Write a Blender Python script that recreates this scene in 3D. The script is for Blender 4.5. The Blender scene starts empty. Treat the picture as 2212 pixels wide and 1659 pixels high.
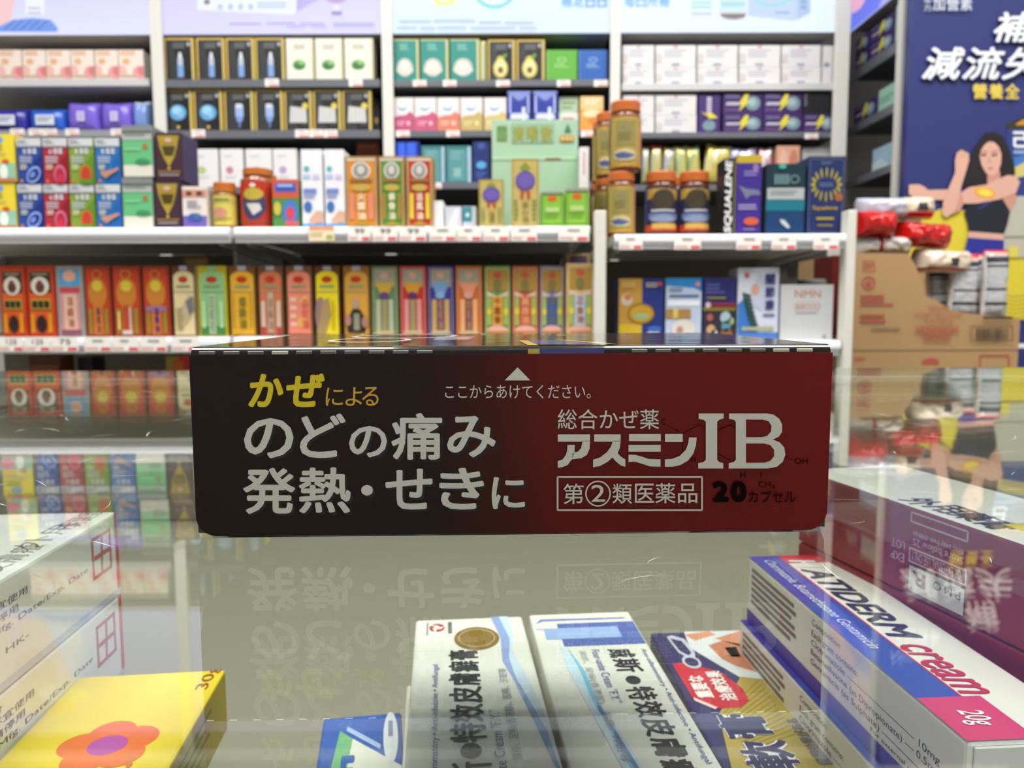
import bpy, bmesh, math, random
from mathutils import Vector, Matrix, noise

random.seed(7)
SC = bpy.context.scene
COL = SC.collection

# ------------------------------------------------------------------ camera
F, CX, CY = 1660.0, 1106.0, 829.5          # focal length and centre in photo pixels (2212 x 1659)
PITCH, ROLL = math.radians(5.35), -0.0037
G = 0.95                                   # height of the counter glass
CZ = G + 0.0505                            # lens height
cam = bpy.data.cameras.new('camera')
cam.sensor_width = 36.0
cam.lens = 36.0 * F / 2212.0
cam.clip_start, cam.clip_end = 0.01, 50
cam.dof.use_dof = True
cam.dof.focus_distance = 0.172
cam.dof.aperture_fstop = 27
camo = bpy.data.objects.new('camera', cam)
COL.objects.link(camo)
RM = Matrix.Rotation(math.pi / 2 - PITCH, 3, 'X') @ Matrix.Rotation(ROLL, 3, 'Z')
camo.matrix_world = Matrix.Translation((0, 0, CZ)) @ RM.to_4x4()
SC.camera = camo
CP = Vector((0, 0, CZ))

# ------------------------------------------------------------------ world, lamps, exposure
SC.view_settings.view_transform = 'Standard'
SC.view_settings.look = 'None'
SC.view_settings.exposure = 0.0
SC.view_settings.gamma = 1.0
SC.view_settings.use_curve_mapping = False
w = bpy.data.worlds.new('shop_air')
SC.world = w
w.use_nodes = True
w.node_tree.nodes['Background'].inputs[0].default_value = (0.95, 0.97, 1.0, 1)
w.node_tree.nodes['Background'].inputs[1].default_value = 0.21

def area(name, loc, size, power, rot=(0, 0, 0), col=(1, 0.98, 0.95), shape='RECTANGLE'):
    l = bpy.data.lights.new(name, 'AREA')
    l.shape = shape
    l.size = size[0]
    if shape == 'RECTANGLE':
        l.size_y = size[1]
    l.energy = power
    l.color = col
    o = bpy.data.objects.new(name, l)
    o.location = loc
    o.rotation_euler = rot
    COL.objects.link(o)
    return o

CEIL = 2.95
area('ceiling_panel_light', (-0.9, 0.55, CEIL - 0.03), (1.2, 0.6), 40)
area('ceiling_panel_light', (0.9, 0.55, CEIL - 0.03), (1.2, 0.6), 40)
area('counter_fill_light', (0.0, -0.12, CEIL - 0.03), (1.6, 0.3), 27)  # overhead fill lamp, added to brighten the counter contents and carton front
area('showcase_fill_light', (0.0, -0.3, G - 0.03), (1.5, 0.03), 2.2, (math.radians(62), 0, 0))  # unseen fill lamp added inside the case to light its boxes evenly
for dx in (-1.25, -0.35, 0.55, 1.35):
    area('downlight', (dx, 1.0, CEIL - 0.03), (0.12, 0.12), 6.0, shape='DISK')

SC.cycles.max_bounces = 10
SC.cycles.diffuse_bounces = 4
SC.cycles.glossy_bounces = 6
SC.cycles.transmission_bounces = 8
SC.cycles.transparent_max_bounces = 24
SC.cycles.caustics_reflective = False
SC.cycles.caustics_refractive = False

# ------------------------------------------------------------------ projection helpers
def ray(px, py):
    return RM @ Vector(((px - CX) / F, -(py - CY) / F, -1.0))

def at(px, py, Y):
    r = ray(px, py)
    return CP + r * (Y / r.y)

def atX(px, py, X):
    r = ray(px, py)
    return CP + r * (X / r.x)

def atZ(px, py, z):
    r = ray(px, py)
    return CP + r * ((z - CZ) / r.z)

def zat(py, Y, px=1106):
    return at(px, py, Y).z

# ------------------------------------------------------------------ materials
def lin(c):
    c /= 255.0
    return c / 12.92 if c <= 0.04045 else ((c + 0.055) / 1.055) ** 2.4

def rgb(c):
    if isinstance(c, str):
        c = c.lstrip('#')
        c = tuple(int(c[i:i + 2], 16) for i in (0, 2, 4))
    return (lin(c[0]), lin(c[1]), lin(c[2]), 1.0)

MATS = {}

def M(c, rough=0.42, metal=0.0, spec=0.4, coat=0.0, grain=0.0):
    """printed card, plastic or paint: flat colour with a faint fibre grain"""
    key = (c, rough, metal, spec, coat, grain)
    if key in MATS:
        return MATS[key]
    m = bpy.data.materials.new('surface')
    m.use_nodes = True
    nt = m.node_tree
    b = nt.nodes['Principled BSDF']
    b.inputs['Base Color'].default_value = rgb(c)
    b.inputs['Roughness'].default_value = rough
    b.inputs['Metallic'].default_value = metal
    b.inputs['Specular IOR Level'].default_value = spec
    b.inputs['Coat Weight'].default_value = coat
    b.inputs['Coat Roughness'].default_value = 0.08
    if grain:
        tc = nt.nodes.new('ShaderNodeTexCoord')
        nz = nt.nodes.new('ShaderNodeTexNoise')
        nz.inputs['Scale'].default_value = 900
        nz.inputs['Detail'].default_value = 3
        bp = nt.nodes.new('ShaderNodeBump')
        bp.inputs['Strength'].default_value = grain
        bp.inputs['Distance'].default_value = 0.0004
        nt.links.new(tc.outputs['Object'], nz.inputs['Vector'])
        nt.links.new(nz.outputs['Fac'], bp.inputs['Height'])
        nt.links.new(bp.outputs['Normal'], b.inputs['Normal'])
    MATS[key] = m
    return m

def E(c, s=1.0):
    """backlit film of a light box"""
    key = ('E', c, s)
    if key in MATS:
        return MATS[key]
    m = bpy.data.materials.new('backlit_film')
    m.use_nodes = True
    b = m.node_tree.nodes['Principled BSDF']
    b.inputs['Base Color'].default_value = (0.05, 0.05, 0.05, 1)
    b.inputs['Emission Color'].default_value = rgb(c)
    b.inputs['Emission Strength'].default_value = s
    b.inputs['Roughness'].default_value = 0.5
    MATS[key] = m
    return m

def ramp_mat(stops, axis='X', scale=1.0, offset=0.0, skew=0.0, rough=0.4, spec=0.4, grain=0.0):
    """printed colour gradient along an object axis (ink on the card)"""
    m = bpy.data.materials.new('gradient_print')
    m.use_nodes = True
    nt = m.node_tree
    b = nt.nodes['Principled BSDF']
    b.inputs['Roughness'].default_value = rough
    b.inputs['Specular IOR Level'].default_value = spec
    tc = nt.nodes.new('ShaderNodeTexCoord')
    sp = nt.nodes.new('ShaderNodeSeparateXYZ')
    nt.links.new(tc.outputs['Object'], sp.inputs[0])
    mul = nt.nodes.new('ShaderNodeMath')
    mul.operation = 'MULTIPLY_ADD'
    nt.links.new(sp.outputs[axis], mul.inputs[0])
    mul.inputs[1].default_value = scale
    mul.inputs[2].default_value = offset
    last = mul.outputs[0]
    if skew:
        m2 = nt.nodes.new('ShaderNodeMath')
        m2.operation = 'MULTIPLY_ADD'
        nt.links.new(sp.outputs['Z'], m2.inputs[0])
        m2.inputs[1].default_value = skew
        nt.links.new(last, m2.inputs[2])
        last = m2.outputs[0]
    cr = nt.nodes.new('ShaderNodeValToRGB')
    e = cr.color_ramp.elements
    e[0].position, e[0].color = stops[0][0], rgb(stops[0][1])
    e[1].position, e[1].color = stops[-1][0], rgb(stops[-1][1])
    for p, c in stops[1:-1]:
        n = e.new(p)
        n.color = rgb(c)
    nt.links.new(last, cr.inputs[0])
    nt.links.new(cr.outputs[0], b.inputs['Base Color'])
    if grain:
        nz = nt.nodes.new('ShaderNodeTexNoise')
        nz.inputs['Scale'].default_value = 1500
        nz.inputs['Detail'].default_value = 4
        bp = nt.nodes.new('ShaderNodeBump')
        bp.inputs['Strength'].default_value = grain
        bp.inputs['Distance'].default_value = 0.0003
        nt.links.new(tc.outputs['Object'], nz.inputs['Vector'])
        nt.links.new(nz.outputs['Fac'], bp.inputs['Height'])
        nt.links.new(bp.outputs['Normal'], b.inputs['Normal'])
    return m

def glass_mat(name, tint, gloss_rough=0.0):
    """clear sheet: Fresnel mix of straight transmission and mirror reflection at each face"""
    m = bpy.data.materials.new(name)
    m.use_nodes = True
    nt = m.node_tree
    nt.nodes.clear()
    out = nt.nodes.new('ShaderNodeOutputMaterial')
    mix = nt.nodes.new('ShaderNodeMixShader')
    tr = nt.nodes.new('ShaderNodeBsdfTransparent')
    tr.inputs[0].default_value = tint
    gl = nt.nodes.new('ShaderNodeBsdfGlossy')
    gl.inputs['Roughness'].default_value = gloss_rough
    gl.inputs['Color'].default_value = (0.97, 1.0, 0.97, 1)
    geo = nt.nodes.new('ShaderNodeNewGeometry')
    dot = nt.nodes.new('ShaderNodeVectorMath')
    dot.operation = 'DOT_PRODUCT'
    nt.links.new(geo.outputs['Normal'], dot.inputs[0])
    nt.links.new(geo.outputs['Incoming'], dot.inputs[1])
    ab = nt.nodes.new('ShaderNodeMath'); ab.operation = 'ABSOLUTE'
    nt.links.new(dot.outputs['Value'], ab.inputs[0])
    om = nt.nodes.new('ShaderNodeMath'); om.operation = 'SUBTRACT'
    om.inputs[0].default_value = 1.0
    nt.links.new(ab.outputs[0], om.inputs[1])
    pw = nt.nodes.new('ShaderNodeMath'); pw.operation = 'POWER'
    nt.links.new(om.outputs[0], pw.inputs[0])
    pw.inputs[1].default_value = 5.0
    ma = nt.nodes.new('ShaderNodeMath'); ma.operation = 'MULTIPLY_ADD'
    nt.links.new(pw.outputs[0], ma.inputs[0])
    ma.inputs[1].default_value = 0.96
    ma.inputs[2].default_value = 0.04
    nt.links.new(ma.outputs[0], mix.inputs[0])
    nt.links.new(tr.outputs[0], mix.inputs[1])
    nt.links.new(gl.outputs[0], mix.inputs[2])
    nt.links.new(mix.outputs[0], out.inputs[0])
    return m

# ------------------------------------------------------------------ mesh builder
_TXT = {}

def text_mesh(s, bold=0.0, shear=0.0):
    key = (s, bold, shear)
    if key in _TXT:
        return _TXT[key]
    c = bpy.data.curves.new('t', 'FONT')
    c.body = s
    c.shear = shear
    c.resolution_u = 3
    o = bpy.data.objects.new('t', c)
    COL.objects.link(o)
    me = o.to_mesh()
    vs = [(v.co.x, v.co.y, 0) for v in me.vertices]
    fs = [tuple(p.vertices) for p in me.polygons]
    o.to_mesh_clear()
    bpy.data.objects.remove(o)
    bpy.data.curves.remove(c)
    x0, x1 = min(v[0] for v in vs), max(v[0] for v in vs)
    y0, y1 = min(v[1] for v in vs), max(v[1] for v in vs)
    if bold > 0:                                       # heavier weight: the glyph overprinted around itself
        bv, bf = [], []
        n = 6 if bold < 0.03 else 8
        for k in range(n):
            a = 2 * math.pi * (k + 0.5) / n
            o_ = len(bv)
            bv += [(x + bold * math.cos(a), y + bold * math.sin(a), k) for x, y, _ in vs]
            bf += [tuple(o_ + i for i in f) for f in fs]
        vs, fs = bv, bf
        x0, x1, y0, y1 = x0 - bold, x1 + bold, y0 - bold, y1 + bold
    vs = [((x - x0) / (x1 - x0 or 1), (y - y0) / (y1 - y0 or 1), k) for x, y, k in vs]
    _TXT[key] = (vs, fs)
    return _TXT[key]

class MB:
    def __init__(s):
        s.v, s.f, s.mi, s.mats, s.sm = [], [], [], [], []

    def mat(s, m):
        if m not in s.mats:
            s.mats.append(m)
        return s.mats.index(m)

    def add(s, vs, fs, m, smooth=False):
        o = len(s.v)
        s.v += [tuple(v) for v in vs]
        i = s.mat(m)
        for f in fs:
            s.f.append(tuple(o + k for k in f))
            s.mi.append(i)
            s.sm.append(smooth)

    def box(s, a, b, m, bev=0.0, seg=1):
        bm = bmesh.new()
        bmesh.ops.create_cube(bm, size=1.0)
        for v in bm.verts:
            v.co = Vector([(a[k] + b[k]) / 2 + v.co[k] * (b[k] - a[k]) for k in range(3)])
        if bev:
            bmesh.ops.bevel(bm, geom=list(bm.edges), offset=bev, segments=seg, profile=0.5, affect='EDGES')
        bm.verts.index_update()
        s.add([v.co.copy() for v in bm.verts], [[v.index for v in f.verts] for f in bm.faces], m, False)
        bm.free()

    def prism(s, pts, axis, d0, d1, m, smooth=False):
        """closed outline pts in the plane across `axis`, extruded d0..d1"""
        def mk(p, d):
            return {'x': (d, p[0], p[1]), 'y': (p[0], d, p[1]), 'z': (p[0], p[1], d)}[axis]
        n = len(pts)
        vs = [mk(p, d0) for p in pts] + [mk(p, d1) for p in pts]
        fs = [tuple(range(n))[::-1], tuple(range(n, 2 * n))]
        fs += [(i, (i + 1) % n, n + (i + 1) % n, n + i) for i in range(n)]
        s.add(vs, fs, m, smooth)

    def lathe(s, prof, m, n=32, cen=(0, 0, 0), smooth=True, cap=True):
        vs, fs = [], []
        for r, z in prof:
            for k in range(n):
                a = 2 * math.pi * k / n
                vs.append((cen[0] + r * math.cos(a), cen[1] + r * math.sin(a), cen[2] + z))
        for i in range(len(prof) - 1):
            for k in range(n):
                k2 = (k + 1) % n
                fs.append((i * n + k, i * n + k2, (i + 1) * n + k2, (i + 1) * n + k))
        if cap:
            fs.append(tuple(range(n))[::-1])
            fs.append(tuple((len(prof) - 1) * n + k for k in range(n)))
        s.add(vs, fs, m, smooth)

    def build(s, name, parent=None, loc=(0, 0, 0), yaw=0.0):
        me = bpy.data.meshes.new(name)
        me.from_pydata(s.v, [], s.f)
        for m in s.mats:
            me.materials.append(m)
        me.polygons.foreach_set('material_index', s.mi)
        me.polygons.foreach_set('use_smooth', s.sm)
        me.update()
        o = bpy.data.objects.new(name, me)
        COL.objects.link(o)
        o.location = loc
        o.rotation_euler = (0, 0, yaw)
        if parent:
            o.parent = parent
        return o

class Art:
    """print laid on one face: O corner, U and V edge vectors, N outward normal"""
    def __init__(s, mb, O, U, V, N, step=0.00012, mp=None):
        s.mb, s.O, s.U, s.V, s.N = mb, Vector(O), Vector(U), Vector(V), Vector(N).normalized()
        s.k, s.step, s.mp = 1, step, mp
        s.flip = s.U.cross(s.V).dot(s.N) < 0

    def P(s, u, v):
        if s.mp:
            u, v = s.mp(u, v)
        u, v = min(1.0, max(0.0, u)), min(1.0, max(0.0, v))      # print stops at the edge of its face
        return s.O + s.U * u + s.V * v + s.N * (s.k * s.step)

    def poly(s, pts, m, raw=True):
        m = M(m) if isinstance(m, (str, tuple)) else m
        vs = [s.P(*p) for p in pts]
        a = sum((vs[i] - vs[0]).cross(vs[(i + 1) % len(vs)] - vs[0]).dot(s.N) for i in range(len(vs)))
        idx = list(range(len(vs)))
        s.mb.add(vs, [idx if a > 0 else idx[::-1]], m)
        s.k += 1

    def rect(s, u0, v0, u1, v1, m):
        s.poly([(u0, v0), (u1, v0), (u1, v1), (u0, v1)], m)

    def ell(s, cu, cv, ru, rv, m, n=24, rot=0.0):
        c, q = math.cos(rot), math.sin(rot)
        pts = []
        for i in range(n):
            a = 2 * math.pi * i / n
            x, y = ru * math.cos(a), rv * math.sin(a)
            pts.append((cu + x * c - y * q, cv + x * q + y * c))
        s.poly(pts, m)

    def ring(s, cu, cv, ru, rv, wu, wv, m, n=32):
        m = M(m) if isinstance(m, (str, tuple)) else m
        vs, fs = [], []
        for i in range(n):
            a = 2 * math.pi * i / n
            vs.append(s.P(cu + ru * math.cos(a), cv + rv * math.sin(a)))
            vs.append(s.P(cu + (ru - wu) * math.cos(a), cv + (rv - wv) * math.sin(a)))
        for i in range(n):
            j = (i + 1) % n
            fs.append((2 * i, 2 * j, 2 * j + 1, 2 * i + 1))
        s.mb.add(vs, fs, m)
        s.k += 1

    def frame(s, u0, v0, u1, v1, wu, wv, m):
        s.rect(u0, v0, u1, v0 + wv, m); s.k -= 1
        s.rect(u0, v1 - wv, u1, v1, m); s.k -= 1
        s.rect(u0, v0, u0 + wu, v1, m); s.k -= 1
        s.rect(u1 - wu, v0, u1, v1, m)

    def line(s, u0, v0, u1, v1, wd, m):
        dx, dy = u1 - u0, v1 - v0
        L = math.hypot(dx, dy) or 1
        nx, ny = -dy / L * wd / 2, dx / L * wd / 2
        s.poly([(u0 + nx, v0 + ny), (u0 - nx, v0 - ny), (u1 - nx, v1 - ny), (u1 + nx, v1 + ny)], m)

    def text(s, t, u0, v0, u1, v1, m, bold=0.0, shear=0.0, rot=0):
        """rot 0: reads along U; 1: reads along +V (turned left); -1: reads along -V"""
        m = M(m) if isinstance(m, (str, tuple)) else m
        vs, fs = text_mesh(t, bold, shear)
        out = []
        k0 = s.k
        for x, y, c in vs:
            s.k = k0 + 0.1 * c                         # each overprint a hair above the last
            if rot == 1:
                x, y = 1 - y, x
            elif rot == -1:
                x, y = y, 1 - x
            elif rot == 2:
                x, y = 1 - x, 1 - y
            out.append(s.P(u0 + x * (u1 - u0), v0 + y * (v1 - v0)))
        s.mb.add(out, fs, m)
        s.k = k0 + 1

    def col(s, t, u0, v0, u1, v1, m, bold=0.0):
        """characters stacked downwards"""
        n = len(t)
        h = (v1 - v0) / n
        for i, ch in enumerate(t):
            s.text(ch, u0, v1 - (i + 0.92) * h, u1, v1 - (i + 0.08) * h, m, bold)
            s.k -= 1
        s.k += 1

    def bars(s, u0, v0, u1, v1, n, m, fill=0.5, seed=1):
        """lines of print too small to read"""
        rnd = random.Random(seed)
        h = (v1 - v0) / n
        for i in range(n):
            e = u1 - (u1 - u0) * rnd.uniform(0, 0.3)
            s.rect(u0, v1 - (i + fill) * h, e, v1 - i * h, m)
            s.k -= 1
        s.k += 1

# ------------------------------------------------------------------ tagging
def tag(o, label, cat, group=None):
    o['label'], o['category'] = label, cat
    if group:
        o['group'] = group
    return o

def struct(o):
    o['kind'] = 'structure'
    return o

def empty(name, label, cat, loc=(0, 0, 0), group=None, yaw=0.0):
    o = bpy.data.objects.new(name, None)
    o.empty_display_size = 0.02
    COL.objects.link(o)
    o.location = loc
    o.rotation_euler = (0, 0, yaw)
    return tag(o, label, cat, group)

ORD = ['leftmost', 'second from left', 'third from left', 'fourth from left', 'fifth from left', 'sixth from left',
       'seventh from left', 'eighth from left', 'ninth from left']

# ------------------------------------------------------------------ generic printed carton
def carton(name, label, cat, x0, x1, yt, zb, Y, depth, body, art=None, group=None, side=None, sart=None, tart=None,
           h=None, yaw=0.0, hide_gap=0.0006):
    """box standing with its front at distance Y; x0,x1,yt are read off the photo, zb is the shelf it stands on"""
    ym = yt + 40
    a, b = at(x0, ym, Y).x, at(x1, ym, Y).x
    W = b - a - 2 * hide_gap
    H = h if h else at((x0 + x1) / 2, yt, Y).z - zb
    mb = MB()
    bd = M(body, grain=0.0) if isinstance(body, (str, tuple)) else body
    mb.box((-W / 2, 0, 0), (W / 2, depth, H), bd, bev=min(0.0012, W * 0.03))
    if side:
        for sx in (-1, 1):
            A = Art(mb, (sx * W / 2, depth if sx < 0 else 0, 0), (0, -depth if sx < 0 else depth, 0), (0, 0, H), (sx, 0, 0), 0.0002)
            A.rect(0.03, 0.02, 0.97, 0.98, side)
            if sart:
                sart(A)
    if art:
        A = Art(mb, (-W / 2, 0, 0), (W, 0, 0), (0, 0, H), (0, -1, 0), 0.00025)
        art(A)
    A = Art(mb, (-W / 2, 0, H), (W, 0, 0), (0, depth, 0), (0, 0, 1), 0.0002)
    if tart:
        tart(A)
    else:                                              # tuck seam of the top flap
        A.rect(0.04, 0.94, 0.96, 0.955, '#55504a')
    o = mb.build(name, None, ((a + b) / 2, Y, zb + 0.0003), yaw)
    return tag(o, label, cat, group)

# ================================================================== ROOM SHELL
WY = 2.62                                   # back wall
def slab(name, a, b, m, bev=0.0):
    mb = MB()
    mb.box(a, b, m, bev)
    return struct(mb.build(name))

def tile_mat():
    m = bpy.data.materials.new('floor_tiles')
    m.use_nodes = True
    nt = m.node_tree
    b = nt.nodes['Principled BSDF']
    tc = nt.nodes.new('ShaderNodeTexCoord')
    br = nt.nodes.new('ShaderNodeTexBrick')
    br.offset = 0.0
    br.inputs['Scale'].default_value = 1.0
    br.inputs['Color1'].default_value = rgb('#b9b2a4')
    br.inputs['Color2'].default_value = rgb('#b2ab9c')
    br.inputs['Mortar'].default_value = rgb('#8d877b')
    br.inputs['Mortar Size'].default_value = 0.004
    br.inputs['Brick Width'].default_value = 0.6
    br.inputs['Row Height'].default_value = 0.6
    nt.links.new(tc.outputs['Object'], br.inputs['Vector'])
    nt.links.new(br.outputs[0], b.inputs['Base Color'])
    b.inputs['Roughness'].default_value = 0.25
    return m

slab('floor', (-3.2, -2.0, -0.05), (2.6, 2.8, 0.0), tile_mat())
slab('ceiling', (-3.2, -2.0, CEIL), (2.6, 2.8, CEIL + 0.05), M('#e6e6e2', 0.8, grain=0.2))
slab('wall_back', (-3.2, WY + 0.02, 0.0), (2.6, WY + 0.12, CEIL), M('#b9b7b2', 0.7, grain=0.2))
slab('wall_right', (1.75, -2.0, 0.0), (1.85, WY + 0.02, CEIL), M('#b9b7b2', 0.7, grain=0.2))
slab('wall_left', (-3.2, -2.0, 0.0), (-3.1, WY + 0.02, CEIL), M('#c4c2bd', 0.7, grain=0.2))

# ================================================================== FIXTURES
WHITE = '#e9e9e6'
def price_tag(parent, x0, x1, y0, y1, Y, num=None, style='red'):
    a, b = at(x0, y1, Y), at(x1, y0, Y)
    W, H = b.x - a.x, b.z - a.z
    mb = MB()
    mb.box((-W / 2, 0, 0), (W / 2, 0.0012, H), M('#f7f3ee', 0.35))
    A = Art(mb, (-W / 2, 0, 0), (W, 0, 0), (0, 0, H), (0, -1, 0), 0.0002)
    if style == 'red':
        A.rect(0.62, 0.05, 0.96, 0.28, '#e0555a')
        A.bars(0.04, 0.06, 0.56, 0.3, 2, '#e9a9a6', seed=int(x0))
        if num:
            A.text(num, 0.32, 0.5, 0.74, 0.86, '#4a4a4c')
        else:
            A.bars(0.3, 0.55, 0.75, 0.8, 1, '#9a9a9c', seed=int(x0))
    elif style == 'small':
        A.rect(0.3, 0.05, 0.95, 0.3, '#e58b86')
        A.bars(0.2, 0.45, 0.85, 0.8, 2, '#c9b9b6', seed=int(x0))
    elif style == 'offer':
        A.rect(0, 0.72, 1, 1, '#f3a373')
        A.rect(0, 0, 1, 0.72, '#f4e6c4')
        A.rect(0.68, 0.1, 0.94, 0.42, '#a9b56a')
        A.bars(0.08, 0.2, 0.6, 0.6, 2, '#d9c49b', seed=3)
    o = mb.build('price_tag', parent, (((a.x + b.x) / 2), Y - 0.0013, a.z))
    return o

def shelf(parent, x0, x1, ytop, ybot, Y, depth, m, railm, tags=(), cove=False, thick=0.018, brackets=False):
    """shelf board with a price rail along its front; returns the board and the height of its top"""
    zt = zat(ytop, Y)
    zb = zat(ybot, Y)
    a, b = at(x0, ytop, Y).x, at(x1, ytop, Y).x
    mb = MB()
    mb.box((a, Y + 0.012, zt - thick), (b, Y + depth, zt), m, 0.001)
    o = mb.build('shelf', parent)
    mb = MB()
    if cove:                                   # rounded scanner rail
        n, pts = 7, []
        H = zt - zb
        prof = [(0.012, 0), (0.0, 0.0), (-0.001, 0.12), (0.001, 0.2), (-0.003, 0.26), (-0.006, 0.5), (-0.005, 0.78), (0.0, 0.96), (0.012, 1.0)]
        mb.prism([(Y + p, zb + q * H) for p, q in prof], 'x', a, b, railm)
    else:
        mb.box((a, Y, zb), (b, Y + 0.011, zt), railm, 0.0015)
    mb.build('price_rail', o)
    if brackets:
        for x in (a + 0.01, b - 0.03):
            mb = MB()
            mb.prism([(Y + 0.03, zb - 0.002), (Y + depth, zb - 0.02), (Y + depth, zb), (Y + 0.03, zb)], 'x', x, x + 0.004, M('#c9c9c4'))
            mb.build('bracket', o)
    H = zt - zb
    for t in tags:
        yy0, yy1 = (t[2], t[3]) if len(t) > 3 and t[3] else (ytop + 1, ybot)
        price_tag(o, t[0], t[1], yy0, yy1, Y - (0.0062 if cove else 0.0), t[4] if len(t) > 4 else None,
                  t[5] if len(t) > 5 else ('red' if cove else 'small'))
    return zt

YW = 2.27
wall_unit = empty('shelving_unit', 'tall white wall shelving of four bays under backlit advertisements', 'shelving', (0, YW, 0))
wall_unit.location = (0, 0, 0)
def upright(parent, xa, xb, Y, depth, z0, z1, m=None):
    mb = MB()
    mb.box((xa, Y, z0), (xb, Y + depth, z1), m or M('#e2e1da', 0.4, grain=0.1), 0.0015)
    return mb.build('upright', parent)

Z_LB0 = zat(70, YW)
Z_TOP = zat(-250, YW)
bays = []
ups = [(-190, -160), (323, 349), (823, 847), (1319, 1341), (1806, 1838)]
for xa, xb in ups:
    upright(wall_unit, at(xa, 60, YW - 0.012).x, at(xb, 60, YW - 0.012).x, YW - 0.012, 0.0115, 0, Z_TOP + 0.06)
BK = M('#8f8c80', 0.6)
for i in range(4):
    a, b = at(ups[i][1], 60, YW).x, at(ups[i + 1][0], 60, YW).x
    bays.append((a, b))
    mb = MB()
    mb.box((a, WY - 0.02, 0), (b, WY, Z_TOP + 0.05), [BK, M('#5d625e', 0.6), M('#5d625e', 0.6), BK][i])
    mb.build('back_panel', wall_unit)
mb = MB()
mb.box((bays[0][0] - 0.05, YW + 0.01, Z_TOP + 0.06), (bays[3][1] + 0.05, WY, Z_TOP + 0.1), M(WHITE, grain=0.1), 0.002)
mb.build('top_cap', wall_unit)

LITE, DARK = M('#cfd0d2', 0.3, spec=0.6), M('#6d7078', 0.28, spec=0.6)
BLT, BDK = M('#b9b9b4', 0.5), M('#4f5254', 0.5)
DW = 0.32
s_tag = lambda *xs: tuple((x, x + 29, 0, 0) for x in xs)
ZW = {}
ZW[1, 1] = shelf(wall_unit, -158, 321, 167, 183, YW, DW, BLT, LITE)
ZW[1, 2] = shelf(wall_unit, -158, 321, 277, 293, YW, DW, BLT, M('#9a9da6', 0.28, spec=0.6), s_tag(23, 63, 94, 142, 240))
ZW[1, 3] = shelf(wall_unit, -158, 321, 400, 416, YW, DW, BLT, LITE)
ZW[2, 1] = shelf(wall_unit, 351, 821, 169, 187, YW, DW, BDK, DARK, s_tag(573, 754))
ZW[2, 2] = shelf(wall_unit, 351, 821, 279, 297, YW, DW, BDK, DARK, s_tag(414, 638, 669, 700))
ZW[2, 3] = shelf(wall_unit, 351, 821, 401, 417, YW, DW, BDK, DARK)
ZW[3, 1] = shelf(wall_unit, 849, 1317, 172, 187, YW, DW, BDK, DARK, s_tag(892, 957, 1072, 1203, 1283))
ZW[3, 2] = shelf(wall_unit, 849, 1317, 281, 296, YW, DW, BDK, DARK, s_tag(856, 964, 1255))
ZW[3, 3] = shelf(wall_unit, 849, 1317, 393, 408, YW, DW, BDK, DARK, s_tag(925))
ZW[4, 1] = shelf(wall_unit, 1343, 1804, 181, 197, YW, DW, BLT, LITE)
ZW[4, 2] = shelf(wall_unit, 1343, 1804, 287, 300, YW, DW, BDK, DARK, s_tag(1738))
ZW[4, 3] = shelf(wall_unit, 1343, 1804, 400, 414, YW, DW, BDK, DARK)

# ---- backlit advertisements above the bays (each a box with a printed film)
def light_box(i, label, film, art):
    a, b = bays[i]
    z0, z1 = Z_LB0, Z_TOP
    r = empty('light_box', label, 'lit advertisement', ((a + b) / 2, YW, z0))
    mb = MB()
    W, H = b - a, z1 - z0
    mb.box((-W / 2, 0.012, 0), (W / 2, WY - YW - 0.03, H), M('#a5a39c', 0.5), 0.002)
    mb.build('housing', r)
    mb = MB()
    mb.box((-W / 2, 0.004, 0.001), (W / 2, 0.0115, H), film)
    A = Art(mb, (-W / 2, 0.004, 0), (W, 0, 0), (0, 0, H), (0, -1, 0), 0.0004,
            mp=lambda px, py: ((at(px, py, YW).x - a) / W, (at(px, py, YW).z - z0) / H))
    art(A)
    mb.build('poster_film', r)
    return r

def film(stops, lo, hi):
    m = bpy.data.materials.new('backlit_film')
    m.use_nodes = True
    nt = m.node_tree
    b = nt.nodes['Principled BSDF']
    b.inputs['Base Color'].default_value = (0.05, 0.05, 0.05, 1)
    b.inputs['Emission Strength'].default_value = 1.1
    tc = nt.nodes.new('ShaderNodeTexCoord')
    sp = nt.nodes.new('ShaderNodeSeparateXYZ')
    mr = nt.nodes.new('ShaderNodeMapRange')
    nt.links.new(tc.outputs['Object'], sp.inputs[0])
    nt.links.new(sp.outputs['Z'], mr.inputs[0])
    mr.inputs[1].default_value, mr.inputs[2].default_value = lo, hi
    cr = nt.nodes.new('ShaderNodeValToRGB')
    cr.color_ramp.elements[0].color = rgb(stops[0])
    cr.color_ramp.elements[1].color = rgb(stops[1])
    nt.links.new(mr.outputs[0], cr.inputs[0])
    nt.links.new(cr.outputs[0], b.inputs['Emission Color'])
    return m

def ad_left(A):
    skin, skin2 = E('#f2c6c8'), E('#e8b3a6')
    A.poly([(-150, -190), (60, -190), (62, -120), (50, -60), (30, 0), (22, 40), (0, 58), (-60, 64), (-150, 66)], skin)
    A.poly([(-60, -150), (-10, -170), (30, -120), (22, -60), (-20, -20), (-70, -60)], skin2)
    A.poly([(0, 55), (26, 42), (70, 38), (108, 42), (124, 60), (122, 68), (-100, 68), (-60, 60)], E('#6d97ea'))
    for k in range(5):
        A.line(8 + 18 * k, 64, 30 + 18 * k, 44, 2.5, E('#3f62b8'))
    A.rect(55, 32, 95, -12, E('#eef0fa'))
    for y in (16, 26):
        A.rect(60, y, 88, y + 4, E('#b9bad6'))
    A.ell(40, -140, 60, 22, E('#f7efe6'))

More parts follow.
